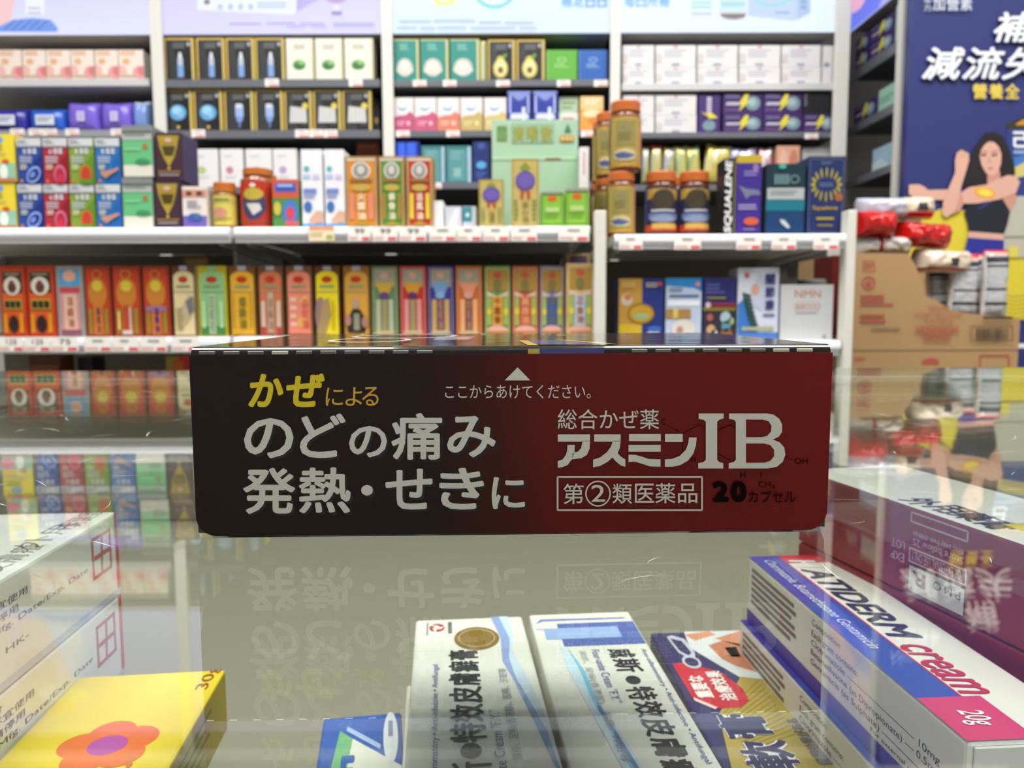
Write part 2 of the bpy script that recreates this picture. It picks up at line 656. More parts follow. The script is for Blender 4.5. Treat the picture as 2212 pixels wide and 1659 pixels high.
def ad_lavender(A):
    A.poly([(425, -30), (640, -30), (640, 24), (630, 31), (425, 20)], E('#e6f0fc'))
    A.ell(446, 3, 7, 6, E('#7d7480'))
    for k in range(4):
        A.rect(470 + 22 * k, 8, 480 + 22 * k, 20, E('#b5c6e0'))
    for y in (4, 12):
        A.rect(555, y, 618, y + 4, E('#b3c3e2'))
    A.poly([(640, 24), (700, -10), (640, -10)], E('#b7abe6'))
    A.ell(726, -8, 24, 14, E('#b79ac8'))
    A.ell(727, 16, 7, 7, E('#e9e6fb'))
    A.rect(716, 32, 738, 25, E('#8d86b4'))
    for (x0, x1, y) in ((495, 565, 51), (575, 640, 50), (648, 700, 51), (720, 808, 51), (620, 660, 57), (672, 705, 57), (720, 808, 56)):
        A.rect(x0, y + 2, x1, y - 1, E('#a49bd6'))
    A.ell(560, -110, 90, 40, E('#d6c6f4'))

def ad_blue(A):
    A.ell(960, 0, 24, 12, E('#f4e77c'))
    A.ell(960, -4, 16, 10, E('#fbf6c8'))
    A.ring(1068, -38, 52, 56, 7, 7, E('#74d8dc'))
    A.ell(1068, -38, 42, 46, E('#e3f4fb'))
    for i, ch in enumerate('補足'):
        A.text(ch, 1212 + 26 * i, 15, 1236 + 26 * i, -12, E('#6fb4ee'), 0.03)
    for i in range(2):
        A.frame(1265 + 25 * i, 15, 1286 + 25 * i, -12, 4, -4, E('#5f9fe8'))
        A.rect(1265 + 25 * i, 3, 1286 + 25 * i, -1, E('#5f9fe8'))
    for (x0, x1, y) in ((862, 930, 44), (936, 1026, 43), (1035, 1082, 46), (1090, 1152, 47), (858, 900, 58), (908, 940, 59), (944, 1008, 58), (1016, 1115, 59), (1122, 1160, 59)):
        A.rect(x0, y + 5, x1, y, E('#b5c2dc'))
    A.ell(1000, -120, 70, 40, E('#c9e8f6'))

def ad_white(A):
    for i, ch in enumerate('每日所需'):
        A.text(ch, 1349 + 25 * i, 15, 1372 + 25 * i, -12, E('#6fb8f0'), 0.03)
    for y, c in ((2, '#a8e0dc'), (12, '#a8e0dc'), (26, '#c9cdd8')):
        A.rect(1494, y + 6, 1538, y, E(c))
    A.poly([(1555, -60), (1612, -60), (1612, 32), (1555, 32)], E('#cfe4ee'))
    A.rect(1557, 14, 1610, 4, E('#9fdce0'))
    A.poly([(1555, 29), (1612, 29), (1608, 38), (1590, 42), (1572, 41), (1560, 37)], E('#7d6b62'))
    A.poly([(1616, -60), (1722, -60), (1722, 40), (1715, 44), (1616, 33)], E('#bcd2ee'))
    A.poly([(1722, -60), (1752, -60), (1750, 28), (1722, 42)], E('#a9c3e6'))
    A.ring(1668, -34, 56, 48, 6, 5, E('#8adcdc'))
    A.rect(1675, 30, 1705, 25, E('#9db4da'))
    for y in (20, 8, -4):
        A.rect(1729, y, 1742, y - 8, E('#86a4d4'))

light_box(0, 'lavender backlit poster with pink skin and blue cloth, above the left shelf bay', film(('#d6d9fa', '#b9b0f2'), 0, 0.33), ad_left)
light_box(1, 'lavender backlit poster showing a white product pack, second from left', film(('#cfcdfa', '#c2b4f4'), 0, 0.33), ad_lavender)
light_box(2, 'pale blue backlit poster with cyan ring and blue characters 補足', film(('#d3e6fc', '#d9ecfa'), 0, 0.33), ad_blue)
light_box(3, 'pale blue backlit poster with a bottle and box and blue characters 每日所需', film(('#dae7fb', '#dcebfa'), 0, 0.33), ad_white)

# ---- lower display shelves in front (nearer than the wall bays)
YG = 1.36
RAIL = M('#e6e8ee', 0.16, spec=0.6)
GB = M('#d2d1cb', 0.5)
ZG1, ZG2 = zat(487, YG), zat(725, YG)
gl = empty('display_shelf_unit', 'white low shelf unit at far left holding stacked pill boxes', 'shelving', (0, 0, 0))
gm = empty('display_shelf_unit', 'white low shelf unit in the middle holding medicated oil boxes', 'shelving', (0, 0, 0))
gr = empty('display_shelf_unit', 'white low shelf unit at right holding jars and supplement boxes', 'shelving', (0, 0, 0))
num = lambda x0, x1, n=None, st='red': (x0, x1, 0, 0, n, st)
tagsM = tuple((a, b, 489, 521, n, s) for a, b, n, s in (
    (668, 722, None, 'offer'), (752, 800, '99', 'red'), (805, 858, '99', 'red'), (863, 920, '99', 'red'), (928, 985, None, 'red'),
    (988, 1040, None, 'red'), (1044, 1100, None, 'red'), (1104, 1160, None, 'red'), (1206, 1272, None, 'red')))
tagsL = tuple((a, b, 728, 759, n, 'red') for a, b, n in ((0, 50, '125'), (55, 108, '125'), (112, 168, '75'), (184, 240, None), (244, 300, None), (304, 360, None), (372, 430, None)))
tagsR = tuple((a, b, 509, 539, n, 'red') for a, b, n in ((1337, 1388, None), (1456, 1514, None), (1590, 1644, None), (1666, 1720, None), (1756, 1812, None)))
shelf(gl, -330, 496, 487, 522, YG, 0.40, GB, RAIL, (), True, brackets=True)
shelf(gl, -330, 496, 725, 760, YG, 0.40, GB, RAIL, tagsL, True, brackets=True)
shelf(gm, 507, 1274, 487, 522, YG, 0.40, GB, RAIL, tagsM, True, brackets=True)
shelf(gm, 507, 1274, 725, 760, YG, 0.40, GB, RAIL, (), True, brackets=True)
ZR1 = shelf(gr, 1327, 1826, 506, 539, YG, 0.40, GB, RAIL, tagsR, True, brackets=True)
ZR2 = shelf(gr, 1327, 1814, 737, 770, YG, 0.40, GB, RAIL, (), True, brackets=True)
ZG3 = ZG2 - 0.215
for g, x0, x1 in ((gl, -330, 496), (gm, 507, 1274), (gr, 1327, 1818)):
    a, b = at(x0, 600, YG).x, at(x1, 600, YG).x
    for z in (ZG3, 0.42, 0.14):
        mb = MB()
        mb.box((a, YG, z - 0.03), (b, YG + 0.4, z), GB, 0.002)
        mb.build('shelf', g)
    mb = MB()
    mb.box((a, YG + 0.401, 0.0), (b, YG + 0.418, (ZR1 if g is gr else ZG1) - 0.02), M('#7d7666', 0.6, grain=0.1))
    mb.build('back_panel', g)
    mb = MB()
    mb.box((a, YG + 0.03, 0.0), (b, YG + 0.39, 0.1), M('#8f8d88'))
    mb.build('plinth', g)
PW = M('#dcdbd2', 0.4, grain=0.1)
upright(gm, at(1284, 600, YG - 0.01).x, at(1309, 600, YG - 0.01).x, YG - 0.01, 0.022, 0, zat(455, YG - 0.01), PW)
upright(gl, at(497.5, 600, YG + 0.1).x, at(505.5, 600, YG + 0.1).x, YG + 0.12, 0.28, 0, zat(500, YG + 0.1), PW)
upright(gr, at(1828, 600, YG - 0.01).x, at(1847, 600, YG - 0.01).x, YG - 0.01, 0.03, 0, zat(456, YG - 0.01), PW)

# ---- side unit standing along the right wall
XS = 1.02
side_unit = empty('side_shelving', 'white side shelving turned sideways beside the navy advertising panel', 'shelving', (0, 0, 0))
YS0, YS1 = 2.03, 2.40
upright(side_unit, at(1942, 200, 2.0).x, at(1959, 200, 2.0).x, 2.0, 0.025, 0, 2.2)
mb = MB()
mb.box((at(1959, 200, 2.0).x + 0.002, 2.0, 0), (1.36, 2.02, 2.2), M('#e2e1da', 0.4), 0.002)
mb.build('end_panel', side_unit)
mb = MB()
mb.box((1.30, YS0 - 0.005, 0), (1.315, YS1 + 0.03, 2.2), M('#2c2c2e', 0.6))
mb.build('back_panel', side_unit)
ZS = []
for k, (yt, yb) in enumerate(((155, 177), (271, 289), (386, 402), (500, 516))):
    zt, zb = atX(1842, yt, XS).z, atX(1842, yb, XS).z
    mb = MB()
    mb.box((XS + 0.008, YS0, zt - 0.018), (1.298, YS1, zt), BDK, 0.001)
    o = mb.build('shelf', side_unit)
    mb = MB()
    mb.box((XS, YS0, zb), (XS + 0.007, YS1, zt), DARK, 0.0015)
    mb.build('price_rail', o)
    mb = MB()
    mb.box((XS - 0.0015, YS0 + 0.012, zb), (XS - 0.0003, YS0 + 0.045, zt - 0.002), M('#f7f3ee'))
    mb.box((XS - 0.0018, YS0 + 0.016, zb + 0.002), (XS - 0.0014, YS0 + 0.035, zb + 0.008), M('#e58b86'))
    mb.build('price_tag', o)
    ZS.append(zt)
r = empty('light_box', 'pink and blue backlit poster on the side shelving at right', 'lit advertisement', (XS, YS0, atX(1842, 65, XS).z))
mb = MB()
mb.box((0.006, 0, 0), (0.268, YS1 - YS0, 0.35), M('#a5a39c'), 0.002)
mb.build('housing', r)
mb = MB()
mb.box((-0.002, 0, 0.002), (0.005, YS1 - YS0, 0.35), E('#a9b0f4'))
A = Art(mb, (-0.002, YS1 - YS0, 0), (0, -(YS1 - YS0), 0), (0, 0, 0.35), (-1, 0, 0), 0.0004)
A.ell(0.3, 0.22, 0.28, 0.16, E('#eab3cf'))
A.poly([(0, 0), (0.5, 0), (0.8, 0.2), (0.6, 0.3), (0.2, 0.12), (0, 0.14)], E('#6f7cf0'))
A.ell(0.75, 0.5, 0.25, 0.2, E('#f3d3e2'))
mb.build('poster_film', r)

# ---- big advertising panel
YP = 1.9
def ad_panel():
    a, b = at(1959, 300, YP).x, at(1959, 300, YP).x + 0.68
    z0, z1 = 0.25, zat(-330, YP)
    W, H = b - a, z1 - z0
    r = empty('advertising_panel', 'tall navy advertising panel showing a stretching woman, at right behind the carton', 'poster', (a, YP, 0))
    mb = MB()
    mb.box((0, 0.002, z0), (W, 0.03, z1), M('#2c3570', 0.35), 0.001)
    mp = lambda px, py: ((at(px, py, YP).x - a) / W, (at(px, py, YP).z - z0) / H)
    A = Art(mb, (0, 0.002, z0), (W, 0, 0), (0, 0, H), (0, -1, 0), 0.00025, mp=mp)
    q = lambda pts: [(1960 + u / 5.353, 250 + v / 5.353) for u, v in pts]
    A.poly([(1960, 492), (2000, 466), (2034, 450), (2100, 455), (2330, 520), (2330, 690), (1960, 690)], '#d8c83c')
    for k in range(6):
        A.poly([(2150, 628 + 9 * k), (2190, 640 + 9 * k), (2240, 634 + 9 * k), (2300, 640 + 9 * k), (2300, 642 + 9 * k), (2240, 637 + 9 * k), (2190, 643 + 9 * k), (2150, 631 + 9 * k)], '#b3a52c')
        A.k -= 1
    A.k += 1
    A.rect(1960, 752, 2330, 742, '#e8e8e6')
    A.rect(1960, 900, 2330, 800, '#d8c83c')
    # product can behind her
    A.poly(q([(1150, 100), (1349, 20), (1700, 20), (1700, 130), (1150, 160)]), '#33301f')
    A.poly(q([(1260, 90), (1349, 40), (1700, 40), (1700, 110), (1260, 110)]), '#c08b2c')
    A.poly(q([(1150, 160), (1700, 120), (1700, 950), (1160, 920)]), '#2b3f7e')
    A.poly(q([(1230, 600), (1349, 540), (1700, 480), (1700, 640), (1240, 720)]), '#cdbf78')
    A.poly(q([(1230, 480), (1700, 380), (1700, 480), (1349, 540), (1240, 590)]), '#3f77c0')
    A.text('己', *q([(1220, 370)])[0], *q([(1400, 180)])[0], '#e9ebf2', 0.04)
    A.rect(*q([(1225, 440)])[0], *q([(1500, 400)])[0], '#8ea4d6')
    A.poly(q([(1110, 930), (1349, 930), (1700, 930), (1700, 1640), (1090, 1640)]), '#b9b7a8')
    A.rect(*q([(1110, 1420)])[0], *q([(1700, 1390)])[0], '#8f8d80')
    A.rect(*q([(1170, 1640)])[0], *q([(1280, 1510)])[0], '#d9cc60')
    # woman
    SK, SK2 = '#d9aa98', '#c9937f'
    A.poly(q([(900, 200), (1000, 190), (1090, 230), (1160, 350), (1200, 480), (1240, 620), (1240, 720), (1100, 740), (920, 800), (620, 820), (680, 640), (720, 460), (800, 330)]), '#211c20')
    A.poly(q([(920, 640), (1060, 630), (1080, 780), (920, 800)]), SK2)
    A.poly(q([(830, 470), (845, 400), (890, 335), (940, 300), (1000, 310), (1050, 360), (1082, 450), (1075, 560), (1045, 640), (1000, 690), (955, 690), (900, 660), (855, 580)]), SK)
    for ex in (880, 1005):
        A.poly(q([(ex - 45, 455), (ex - 10, 442), (ex + 30, 440), (ex + 35, 452), (ex, 470), (ex - 35, 470)]), '#5a3d38')
        A.k -= 1
        A.poly(q([(ex - 50, 425), (ex, 408), (ex + 40, 412), (ex + 40, 420), (ex, 418), (ex - 48, 434)]), '#6b4a44')
        A.k -= 1
    A.poly(q([(930, 480), (950, 470), (965, 550), (915, 555)]), '#c99884'); A.k -= 1
    A.poly(q([(910, 612), (950, 600), (995, 605), (960, 622)]), '#a85b58')
    A.poly(q([(680, 1020), (1090, 960), (1180, 1110), (1150, 1250), (1110, 1370), (700, 1340), (690, 1240), (650, 1130)]), '#1c1f2e')
    A.poly(q([(790, 1080), (950, 990), (960, 1000), (840, 1070)]), '#35449a')
    A.poly(q([(1090, 960), (1240, 890), (1250, 960), (1180, 1110)]), SK2)
    A.poly(q([(700, 1340), (1110, 1370), (1100, 1445), (690, 1420)]), SK)
    A.poly(q([(688, 1410), (1105, 1440), (1100, 1700), (620, 1700)]), '#2c2f92')
    A.poly(q([(10, 800), (120, 795), (180, 820), (230, 862), (470, 855), (560, 900), (400, 978), (220, 972), (60, 945), (5, 905)]), SK)
    A.poly(q([(600, 900), (700, 830), (900, 800), (1050, 730), (1150, 690), (1240, 700), (1290, 770), (1240, 900), (1050, 970), (800, 1015), (620, 1020)]), SK)
    A.ell(*q([(880, 895)])[0], 24, 12, '#e3a444', rot=0.2)
    A.ell(*q([(885, 893)])[0], 16, 7, '#f1d85a', rot=0.2)
    A.poly(q([(640, 1010), (600, 1090), (520, 1140), (480, 1100), (560, 1000), (600, 860)]), SK2)
    A.poly(q([(560, 430), (610, 398), (650, 420), (695, 440), (700, 520), (665, 640), (610, 820), (570, 1000), (520, 1120), (440, 1180), (390, 1140), (400, 1000), (460, 850), (540, 660), (538, 520)]), SK)
    for k in range(3):
        A.line(*q([(585 + 35 * k, 425 + 8 * k)])[0], *q([(590 + 32 * k, 480 + 8 * k)])[0], 1.2, '#b98572'); A.k -= 1
    A.k += 1
    # lettering
    def big(ch, x0, y0, x1, y1):
        A.text(ch, x0 + 3, y1 + 3, x1 + 3, y0 + 3, '#14183a', 0.035, 0.28)
        A.text(ch, x0, y1, x1, y0, '#e4e9f2', 0.022, 0.28)
        A.k -= 2
    big('補', 2143, 27, 2232, 93)
    big('減', 1988, 103, 2082, 174)
    big('流', 2075, 103, 2168, 174)
    big('失', 2160, 103, 2250, 174)
    for ch, x0 in (('營', 2098), ('養', 2133), ('全', 2168)):
        A.text(ch, x0, 215, x0 + 31, 182, '#d9c052', 0.03); A.k -= 1
    for ch, x0 in (('加', 2012), ('營', 2042), ('素', 2071)):
        A.text(ch, x0, 25, x0 + 26, -4, '#cfd4e2', 0.01); A.k -= 1
    A.text('倍', 1993, 9, 2008, -4, '#cfd4e2'); A.k -= 1
    A.text('力', 1993, 26, 2008, 12, '#cfd4e2')
    A.text('Nutri', 1985, -28, 2060, -52, '#e9ecf4', 0.0, 0.2)
    mb.build('panel', r)
ad_panel()

# ================================================================== PRODUCTS IN THE WALL BAYS
YB = 2.284
GOLD = '#c9ac55'

def floral(A):
    A.rect(0, 0, 1, 1, '#f0e4da')
    A.bars(0.08, 0.78, 0.9, 0.95, 2, '#e3a070', seed=2)
    A.ell(0.3, 0.62, 0.16, 0.1, '#e9b48c')
    A.ell(0.85, 0.25, 0.3, 0.22, '#e6a6a4'); A.ell(0.95, 0.3, 0.2, 0.16, '#d98488')
    A.ell(0.1, 0.3, 0.2, 0.2, '#eebcb4')
    A.bars(0.1, 0.05, 0.8, 0.18, 2, '#d6b99c', seed=5)
    A.rect(0.0, 0.0, 0.015, 1, '#b9a79a')

def mask_black(kind):
    def art(A):
        A.rect(0, 0, 1, 1, GOLD)
        A.rect(0.07, 0.0, 0.9, 0.95, '#1b1c1f')
        A.poly([(0.12, 0.0), (0.5, 0.0), (0.3, 0.9), (0.12, 0.9)], '#34363a')
        A.bars(0.3, 0.74, 0.75, 0.88, 3, '#7c7d80', seed=3)
        A.ell(0.82, 0.85, 0.06, 0.05, '#aab2bc')
        if kind == 'ampoule':
            A.rect(0.43, 0.08, 0.63, 0.36, '#7fa4dc'); A.rect(0.44, 0.36, 0.62, 0.52, '#b8c7dc')
            A.poly([(0.46, 0.52), (0.6, 0.52), (0.57, 0.66), (0.49, 0.66)], '#dfe3e8')
        elif kind == 'gem':
            A.ell(0.5, 0.45, 0.29, 0.19, '#63a9dc'); A.ell(0.47, 0.5, 0.17, 0.1, '#a6d4f2'); A.ell(0.58, 0.4, 0.1, 0.07, '#8cc4ea')
            A.ell(0.5, 0.1, 0.06, 0.04, '#cdb55e')
        elif kind == 'drop':
            A.rect(0.38, 0.36, 0.66, 0.62, '#9bb8e4'); A.poly([(0.38, 0.36), (0.66, 0.36), (0.6, 0.22), (0.44, 0.22)], '#7d9cd8')
            A.rect(0.4, 0.56, 0.62, 0.66, '#d6dde8'); A.rect(0.49, 0.08, 0.55, 0.22, '#6d86b8')
        elif kind == 'cubes':
            A.poly([(0.18, 0.2), (0.82, 0.2), (0.8, 0.55), (0.22, 0.6)], '#d2d3d2')
            for k in range(4):
                A.line(0.3 + 0.14 * k, 0.2, 0.32 + 0.13 * k, 0.57, 0.02, '#b2b3b2'); A.k -= 1
            A.k += 1
            A.ell(0.76, 0.6, 0.11, 0.08, '#dcc95c'); A.bars(0.6, 0.12, 0.85, 0.16, 1, '#6d6d6d')
        elif kind == 'avocado':
            A.ell(0.47, 0.3, 0.27, 0.23, '#cfc45a'); A.ell(0.47, 0.46, 0.16, 0.15, '#cfc45a'); A.ell(0.47, 0.32, 0.2, 0.2, '#e4dfa0')
            A.ell(0.47, 0.26, 0.1, 0.08, '#7d5b34'); A.ell(0.62, 0.6, 0.09, 0.05, '#6f9a3c', rot=0.5)
        A.rect(0.93, 0.02, 0.96, 0.96, '#e9dc92')
    return art

def mask_cream(A):
    A.rect(0, 0, 1, 1, '#e9e7da')
    A.rect(0.93, 0, 1, 1, '#d7cf9a')
    A.bars(0.28, 0.72, 0.72, 0.85, 3, '#b9b8a6', seed=4)
    A.ell(0.47, 0.37, 0.24, 0.12, '#6fae62'); A.ell(0.45, 0.34, 0.2, 0.08, '#3c7a3c'); A.ell(0.55, 0.42, 0.1, 0.06, '#8cc27a')

def mask_teal(A):
    A.rect(0, 0, 1, 1, '#d3cf94'); A.rect(0.0, 0.0, 0.91, 0.97, '#2f8f84')
    A.bars(0.25, 0.72, 0.65, 0.88, 3, '#8cc4ba', seed=6)
    A.ell(0.44, 0.33, 0.32, 0.22, '#c9c8c0'); A.ell(0.44, 0.27, 0.34, 0.12, '#dad9d2'); A.ell(0.44, 0.38, 0.2, 0.1, '#e4e3dd')

def plain_logo(c, c2):
    def art(A):
        A.rect(0, 0, 1, 1, c)
        A.ell(0.5, 0.68, 0.16, 0.08, c2); A.ell(0.5, 0.68, 0.12, 0.05, c)
        A.bars(0.25, 0.4, 0.75, 0.55, 3, c2, seed=2)
        A.rect(0.0, 0, 0.02, 1, c2)
    return art

def tissue(c1, c2):
    def art(A):
        A.rect(0, 0, 1, 1, '#ece4e2')
        A.poly([(0, 0), (1, 0), (1, 0.5), (0.75, 0.62), (0.4, 0.48), (0, 0.42)], c1)
        A.ell(0.5, 0.72, 0.34, 0.24, '#f3f2f2'); A.poly([(0.2, 0.74), (0.5, 0.66), (0.8, 0.78), (0.55, 0.6), (0.35, 0.62)], '#6f9fd2')
        A.bars(0.15, 0.14, 0.6, 0.3, 2, c2, seed=8); A.ell(0.74, 0.24, 0.1, 0.07, c2)
        A.rect(0.0, 0, 0.015, 1, '#c9b7b5')
    return art

def white_tub(A):
    A.rect(0, 0, 1, 1, '#e3e0e0')
    A.bars(0.22, 0.4, 0.8, 0.8, 3, '#b9bccb', seed=int(A.O.x * 50) + 3)
    A.ell(0.5, 0.92, 0.05, 0.05, '#d08a80'); A.rect(0.4, 0.08, 0.6, 0.16, '#7f8db4')
    A.rect(0, 0, 0.012, 1, '#b5b0b0'); A.rect(0.02, 0.2, 0.16, 0.6, '#d2ccca')

def bolt_box(A):
    A.rect(0, 0, 1, 1, '#452a70'); A.rect(0.02, 0.05, 0.98, 0.95, '#3a2360')
    A.poly([(0.07, 0.42), (0.6, 0.42), (0.63, 0.56), (0.1, 0.56)], '#d5d0e0')
    for k in range(6):
        A.line(0.13 + 0.075 * k, 0.4, 0.17 + 0.075 * k, 0.58, 0.012, '#3a2360'); A.k -= 1
    A.k += 1
    A.bars(0.06, 0.72, 0.45, 0.9, 2, '#8d7bb0', seed=4); A.bars(0.05, 0.1, 0.5, 0.25, 2, '#7a5f9c', seed=9)
    A.ell(0.76, 0.5, 0.19, 0.34, '#7c97a2'); A.ell(0.74, 0.55, 0.1, 0.18, '#a9bcc4')
    A.poly([(0.56, 0.95), (0.66, 0.92), (0.6, 0.62), (0.68, 0.62), (0.4, 0.1), (0.48, 0.48), (0.4, 0.48)], '#e4d63a')

def bolt_tall(A):
    A.rect(0, 0, 1, 1, '#452a70')
    A.rect(0.38, 0.5, 0.6, 0.95, '#cfcadc')
    for k in range(6):
        A.rect(0.36, 0.55 + 0.065 * k, 0.62, 0.565 + 0.065 * k, '#452a70'); A.k -= 1
    A.k += 1
    A.poly([(0.1, 0.56), (0.5, 0.5), (0.55, 0.56), (0.9, 0.4), (0.5, 0.38), (0.4, 0.46)], '#e4d63a')
    A.ell(0.5, 0.2, 0.3, 0.14, '#7c97a2')

def dark_strip(A):
    A.rect(0, 0, 1, 1, '#1c1d22'); A.bars(0.04, 0.35, 0.13, 0.95, 5, '#8e8aa0')

B1, B2, B3, B4 = 'the left bay', 'the second bay', 'the third bay', 'the fourth bay'
# left bay, upper shelf
for i, (a, b) in enumerate(((-58, -6), (-4, 48), (50, 100), (101, 153), (154, 204), (206, 256), (257, 311))):
    if i == 0:
        continue
    carton('mask_box', 'cream floral box with coral flowers, %s in the row under the pink-skin poster' % ORD[i - 1], 'box',
           a, b, 108, ZW[1, 1], YB, 0.12, '#eadfd5', floral, 'floral boxes in the left bay')

# left bay, lower shelf: soft packs
def pillow(mb, W, D, H, m_of, nu=30, nv=24, crimp=0.05, wob=0.06, seed=0, flat=0.0):
    """sealed film pack lying along X, standing height H (z), thickness D (y); m_of(u, a) picks the print"""
    vs, fs, ms = [], [], []
    for i in range(nu + 1):
        u = -1 + 2 * i / nu
        t = max(0.0, 1 - abs(u) ** 4) ** 0.55
        for j in range(nv):
            a = 2 * math.pi * j / nv
            ca, sa = math.cos(a), math.sin(a)
            ca = math.copysign(abs(ca) ** 0.7, ca)
            y = D / 2 * t * ca + 0.0006 * ca
            z = H / 2 * (1 - 0.10 * (1 - abs(u)) + 0.0 * t) * math.copysign(abs(sa) ** 0.75, sa)
            p = Vector((u * 3 + seed * 7.1, ca * 1.6, sa * 2.2))
            n = noise.noise(p * 1.3) + 0.5 * noise.noise(p * 3.1) + 0.25 * noise.noise(p * 7.0)
            k = 1 + wob * n * 2
            x = W / 2 * u
            vs.append((x + wob * 0.1 * n * W * (1 - abs(u)), y * k + wob * 0.15 * D * n, (z * (1 + wob * n * 0.6)) + H / 2))
    for i in range(nu):
        for j in range(nv):
            j2 = (j + 1) % nv
            fs.append((i * nv + j, (i + 1) * nv + j, (i + 1) * nv + j2, i * nv + j2))
            u = -1 + 2 * (i + 0.5) / nu
            ms.append(m_of(u, 2 * math.pi * (j + 0.5) / nv))
    fs.append(tuple(range(nv)))
    ms.append(m_of(-1, 0))
    fs.append(tuple(nu * nv + j for j in range(nv))[::-1])
    ms.append(m_of(1, 0))
    o = len(mb.v)
    mb.v += vs
    for f, m in zip(fs, ms):
        mb.f.append(tuple(o + k for k in f))
        mb.mi.append(mb.mat(m))
        mb.sm.append(True)
    zmin = min(v[2] for v in vs)
    for k in range(o, len(mb.v)):
        v = mb.v[k]
        mb.v[k] = (v[0], v[1], v[2] - zmin)

def soft_pack(name, label, cat, x0, x1, yt, zb, Y, D, m_of, group=None, seed=0, wob=0.03, patch=None):
    a, b = at(x0, yt + 40, Y).x, at(x1, yt + 40, Y).x
    H = at((x0 + x1) / 2, yt, Y).z - zb
    mb = MB()
    pillow(mb, b - a - 0.002, D, H * 0.97, m_of, seed=seed, wob=wob)
    if patch:
        W = b - a
        A = Art(mb, (-W / 2, -D / 2 - 0.004, 0), (W, 0, 0), (0, 0, H), (0, -1, 0), 0.0006)
        patch(A)
    o = mb.build(name, None, ((a + b) / 2, Y + D / 2, zb + 0.0005))
    return tag(o, label, cat, group)

def film_m(c, r=0.22):
    return M(c, r, 0.0, 0.6)

def patch_label(A):
    A.rect(0.28, 0.24, 0.78, 0.66, '#dfe4f2'); A.bars(0.33, 0.34, 0.74, 0.56, 2, '#8d93b4', seed=1)
def patch_small(A):
    A.rect(0.4, 0.3, 0.64, 0.62, '#d4cdf0')
    for k in range(3):
        A.rect(0.46, 0.36 + 0.08 * k, 0.58, 0.4 + 0.08 * k, '#b4a6e2'); A.k -= 1
P1, P2, P3, P4 = film_m('#2f2f9c'), film_m('#2c62cc'), film_m('#7d68d8'), film_m('#7f9fe0')
soft_pack('sanitary_pack', 'dark blue soft pack at the left end of the shelf above the stacked pill boxes', 'pack', -38, 55, 231, ZW[1, 2], YB, 0.06, lambda u, a: P1, 'soft packs in the left bay', 1, patch=patch_label)
soft_pack('sanitary_pack', 'bright blue soft pack with white label beside the dark blue pack', 'pack', 57, 137, 231, ZW[1, 2], YB, 0.06, lambda u, a: P2, 'soft packs in the left bay', 2, patch=patch_label)
soft_pack('sanitary_pack', 'violet soft pack between the bright blue pack and another violet pack', 'pack', 139, 210, 216, ZW[1, 2], YB, 0.06, lambda u, a: P3, 'soft packs in the left bay', 3, patch=patch_small)
soft_pack('sanitary_pack', 'violet soft pack next to the light blue pack', 'pack', 212, 281, 216, ZW[1, 2], YB, 0.06, lambda u, a: P3, 'soft packs in the left bay', 4, patch=patch_small)
soft_pack('sanitary_pack', 'light blue and white soft pack against the upright', 'pack', 283, 320, 213, ZW[1, 2], YB, 0.06, lambda u, a: P4 if a > 2.4 else film_m('#cdd9f0'), 'soft packs in the left bay', 5)

# second bay
gm_ = 'black and gold mask boxes in the second bay'
for i, (a, b) in enumerate(((355, 420), (424, 486), (488, 550), (551, 615))):
    carton('mask_box', 'black and gold mask box with blue ampoule, %s on the upper shelf' % ORD[i], 'box', a, b, 82, ZW[2, 1], YB, 0.06,
           '#b3984a', mask_black('ampoule'), gm_, side='#8d7a3c')
for i, (a, b) in enumerate(((618, 678), (681, 741), (744, 807))):
    carton('mask_box', 'cream mask box with green leaf, %s' % ('leftmost beside the black ampoule box', 'middle of three', 'rightmost beside the upright')[i],
           'box', a, b, 83, ZW[2, 1], YB, 0.06, '#dedbc8', mask_cream, 'cream mask boxes in the second bay')
for i, (a, b, k, d) in enumerate(((353, 416, 'gem', 'blue gem, left one of two'), (418, 481, 'gem', 'blue gem, right one of two'), (484, 548, 'drop', 'blue bottle, beside the gem box'),
                                  (550, 612, 'drop', 'blue bottle, beside the white-cubes box'), (614, 674, 'cubes', 'white cubes, leftmost of three'), (676, 737, 'cubes', 'white cubes, middle of three'),
                                  (739, 803, 'cubes', 'white cubes, rightmost of three'))):
    carton('mask_box', 'black and gold mask box with ' + d, 'box', a, b, 194, ZW[2, 2], YB, 0.06, '#b3984a', mask_black(k), gm_, side='#8d7a3c')
def vial(A):
    A.rect(0, 0, 1, 1, '#34333f'); A.ell(0.5, 0.4, 0.3, 0.1, '#cfa86a')
carton('serum_box', 'narrow dark box standing between the last white-cubes mask box and the upright', 'box', 806, 820, 215, ZW[2, 2], YB + 0.05, 0.05, '#34333f', vial)
def small_white(c):
    def art(A):
        A.rect(0, 0, 1, 1, '#eceaec'); A.ell(0.4, 0.45, 0.16, 0.1, c); A.bars(0.2, 0.2, 0.7, 0.3, 2, '#cfcfd6', seed=3); A.rect(0, 0, 0.015, 1, '#bcbabd')
        A.bars(0.2, 0.75, 0.6, 0.85, 1, '#dcdbe0', seed=5)
    return art
for (a, b, c, d) in ((411, 472, '#b9c98c', 'green'), (476, 526, '#c98a94', 'rose'), (531, 588, '#b5b5c0', 'grey'), (590, 642, '#b9a3d6', 'lilac')):
    carton('skincare_box', 'white skincare box with a %s motif, standing behind the orange-capped jars' % d, 'box', a, b, 322, ZW[2, 3], YB, 0.08, '#eceaec', small_white(c), 'white skincare boxes in the second bay')
carton('skincare_box', 'rust-coloured box behind the yellow medicated oil box', 'box', 770, 820, 307, ZW[2, 3], YB + 0.06, 0.08, '#8d4a34', lambda A: A.bars(0.1, 0.8, 0.9, 0.95, 1, '#b3674a'))

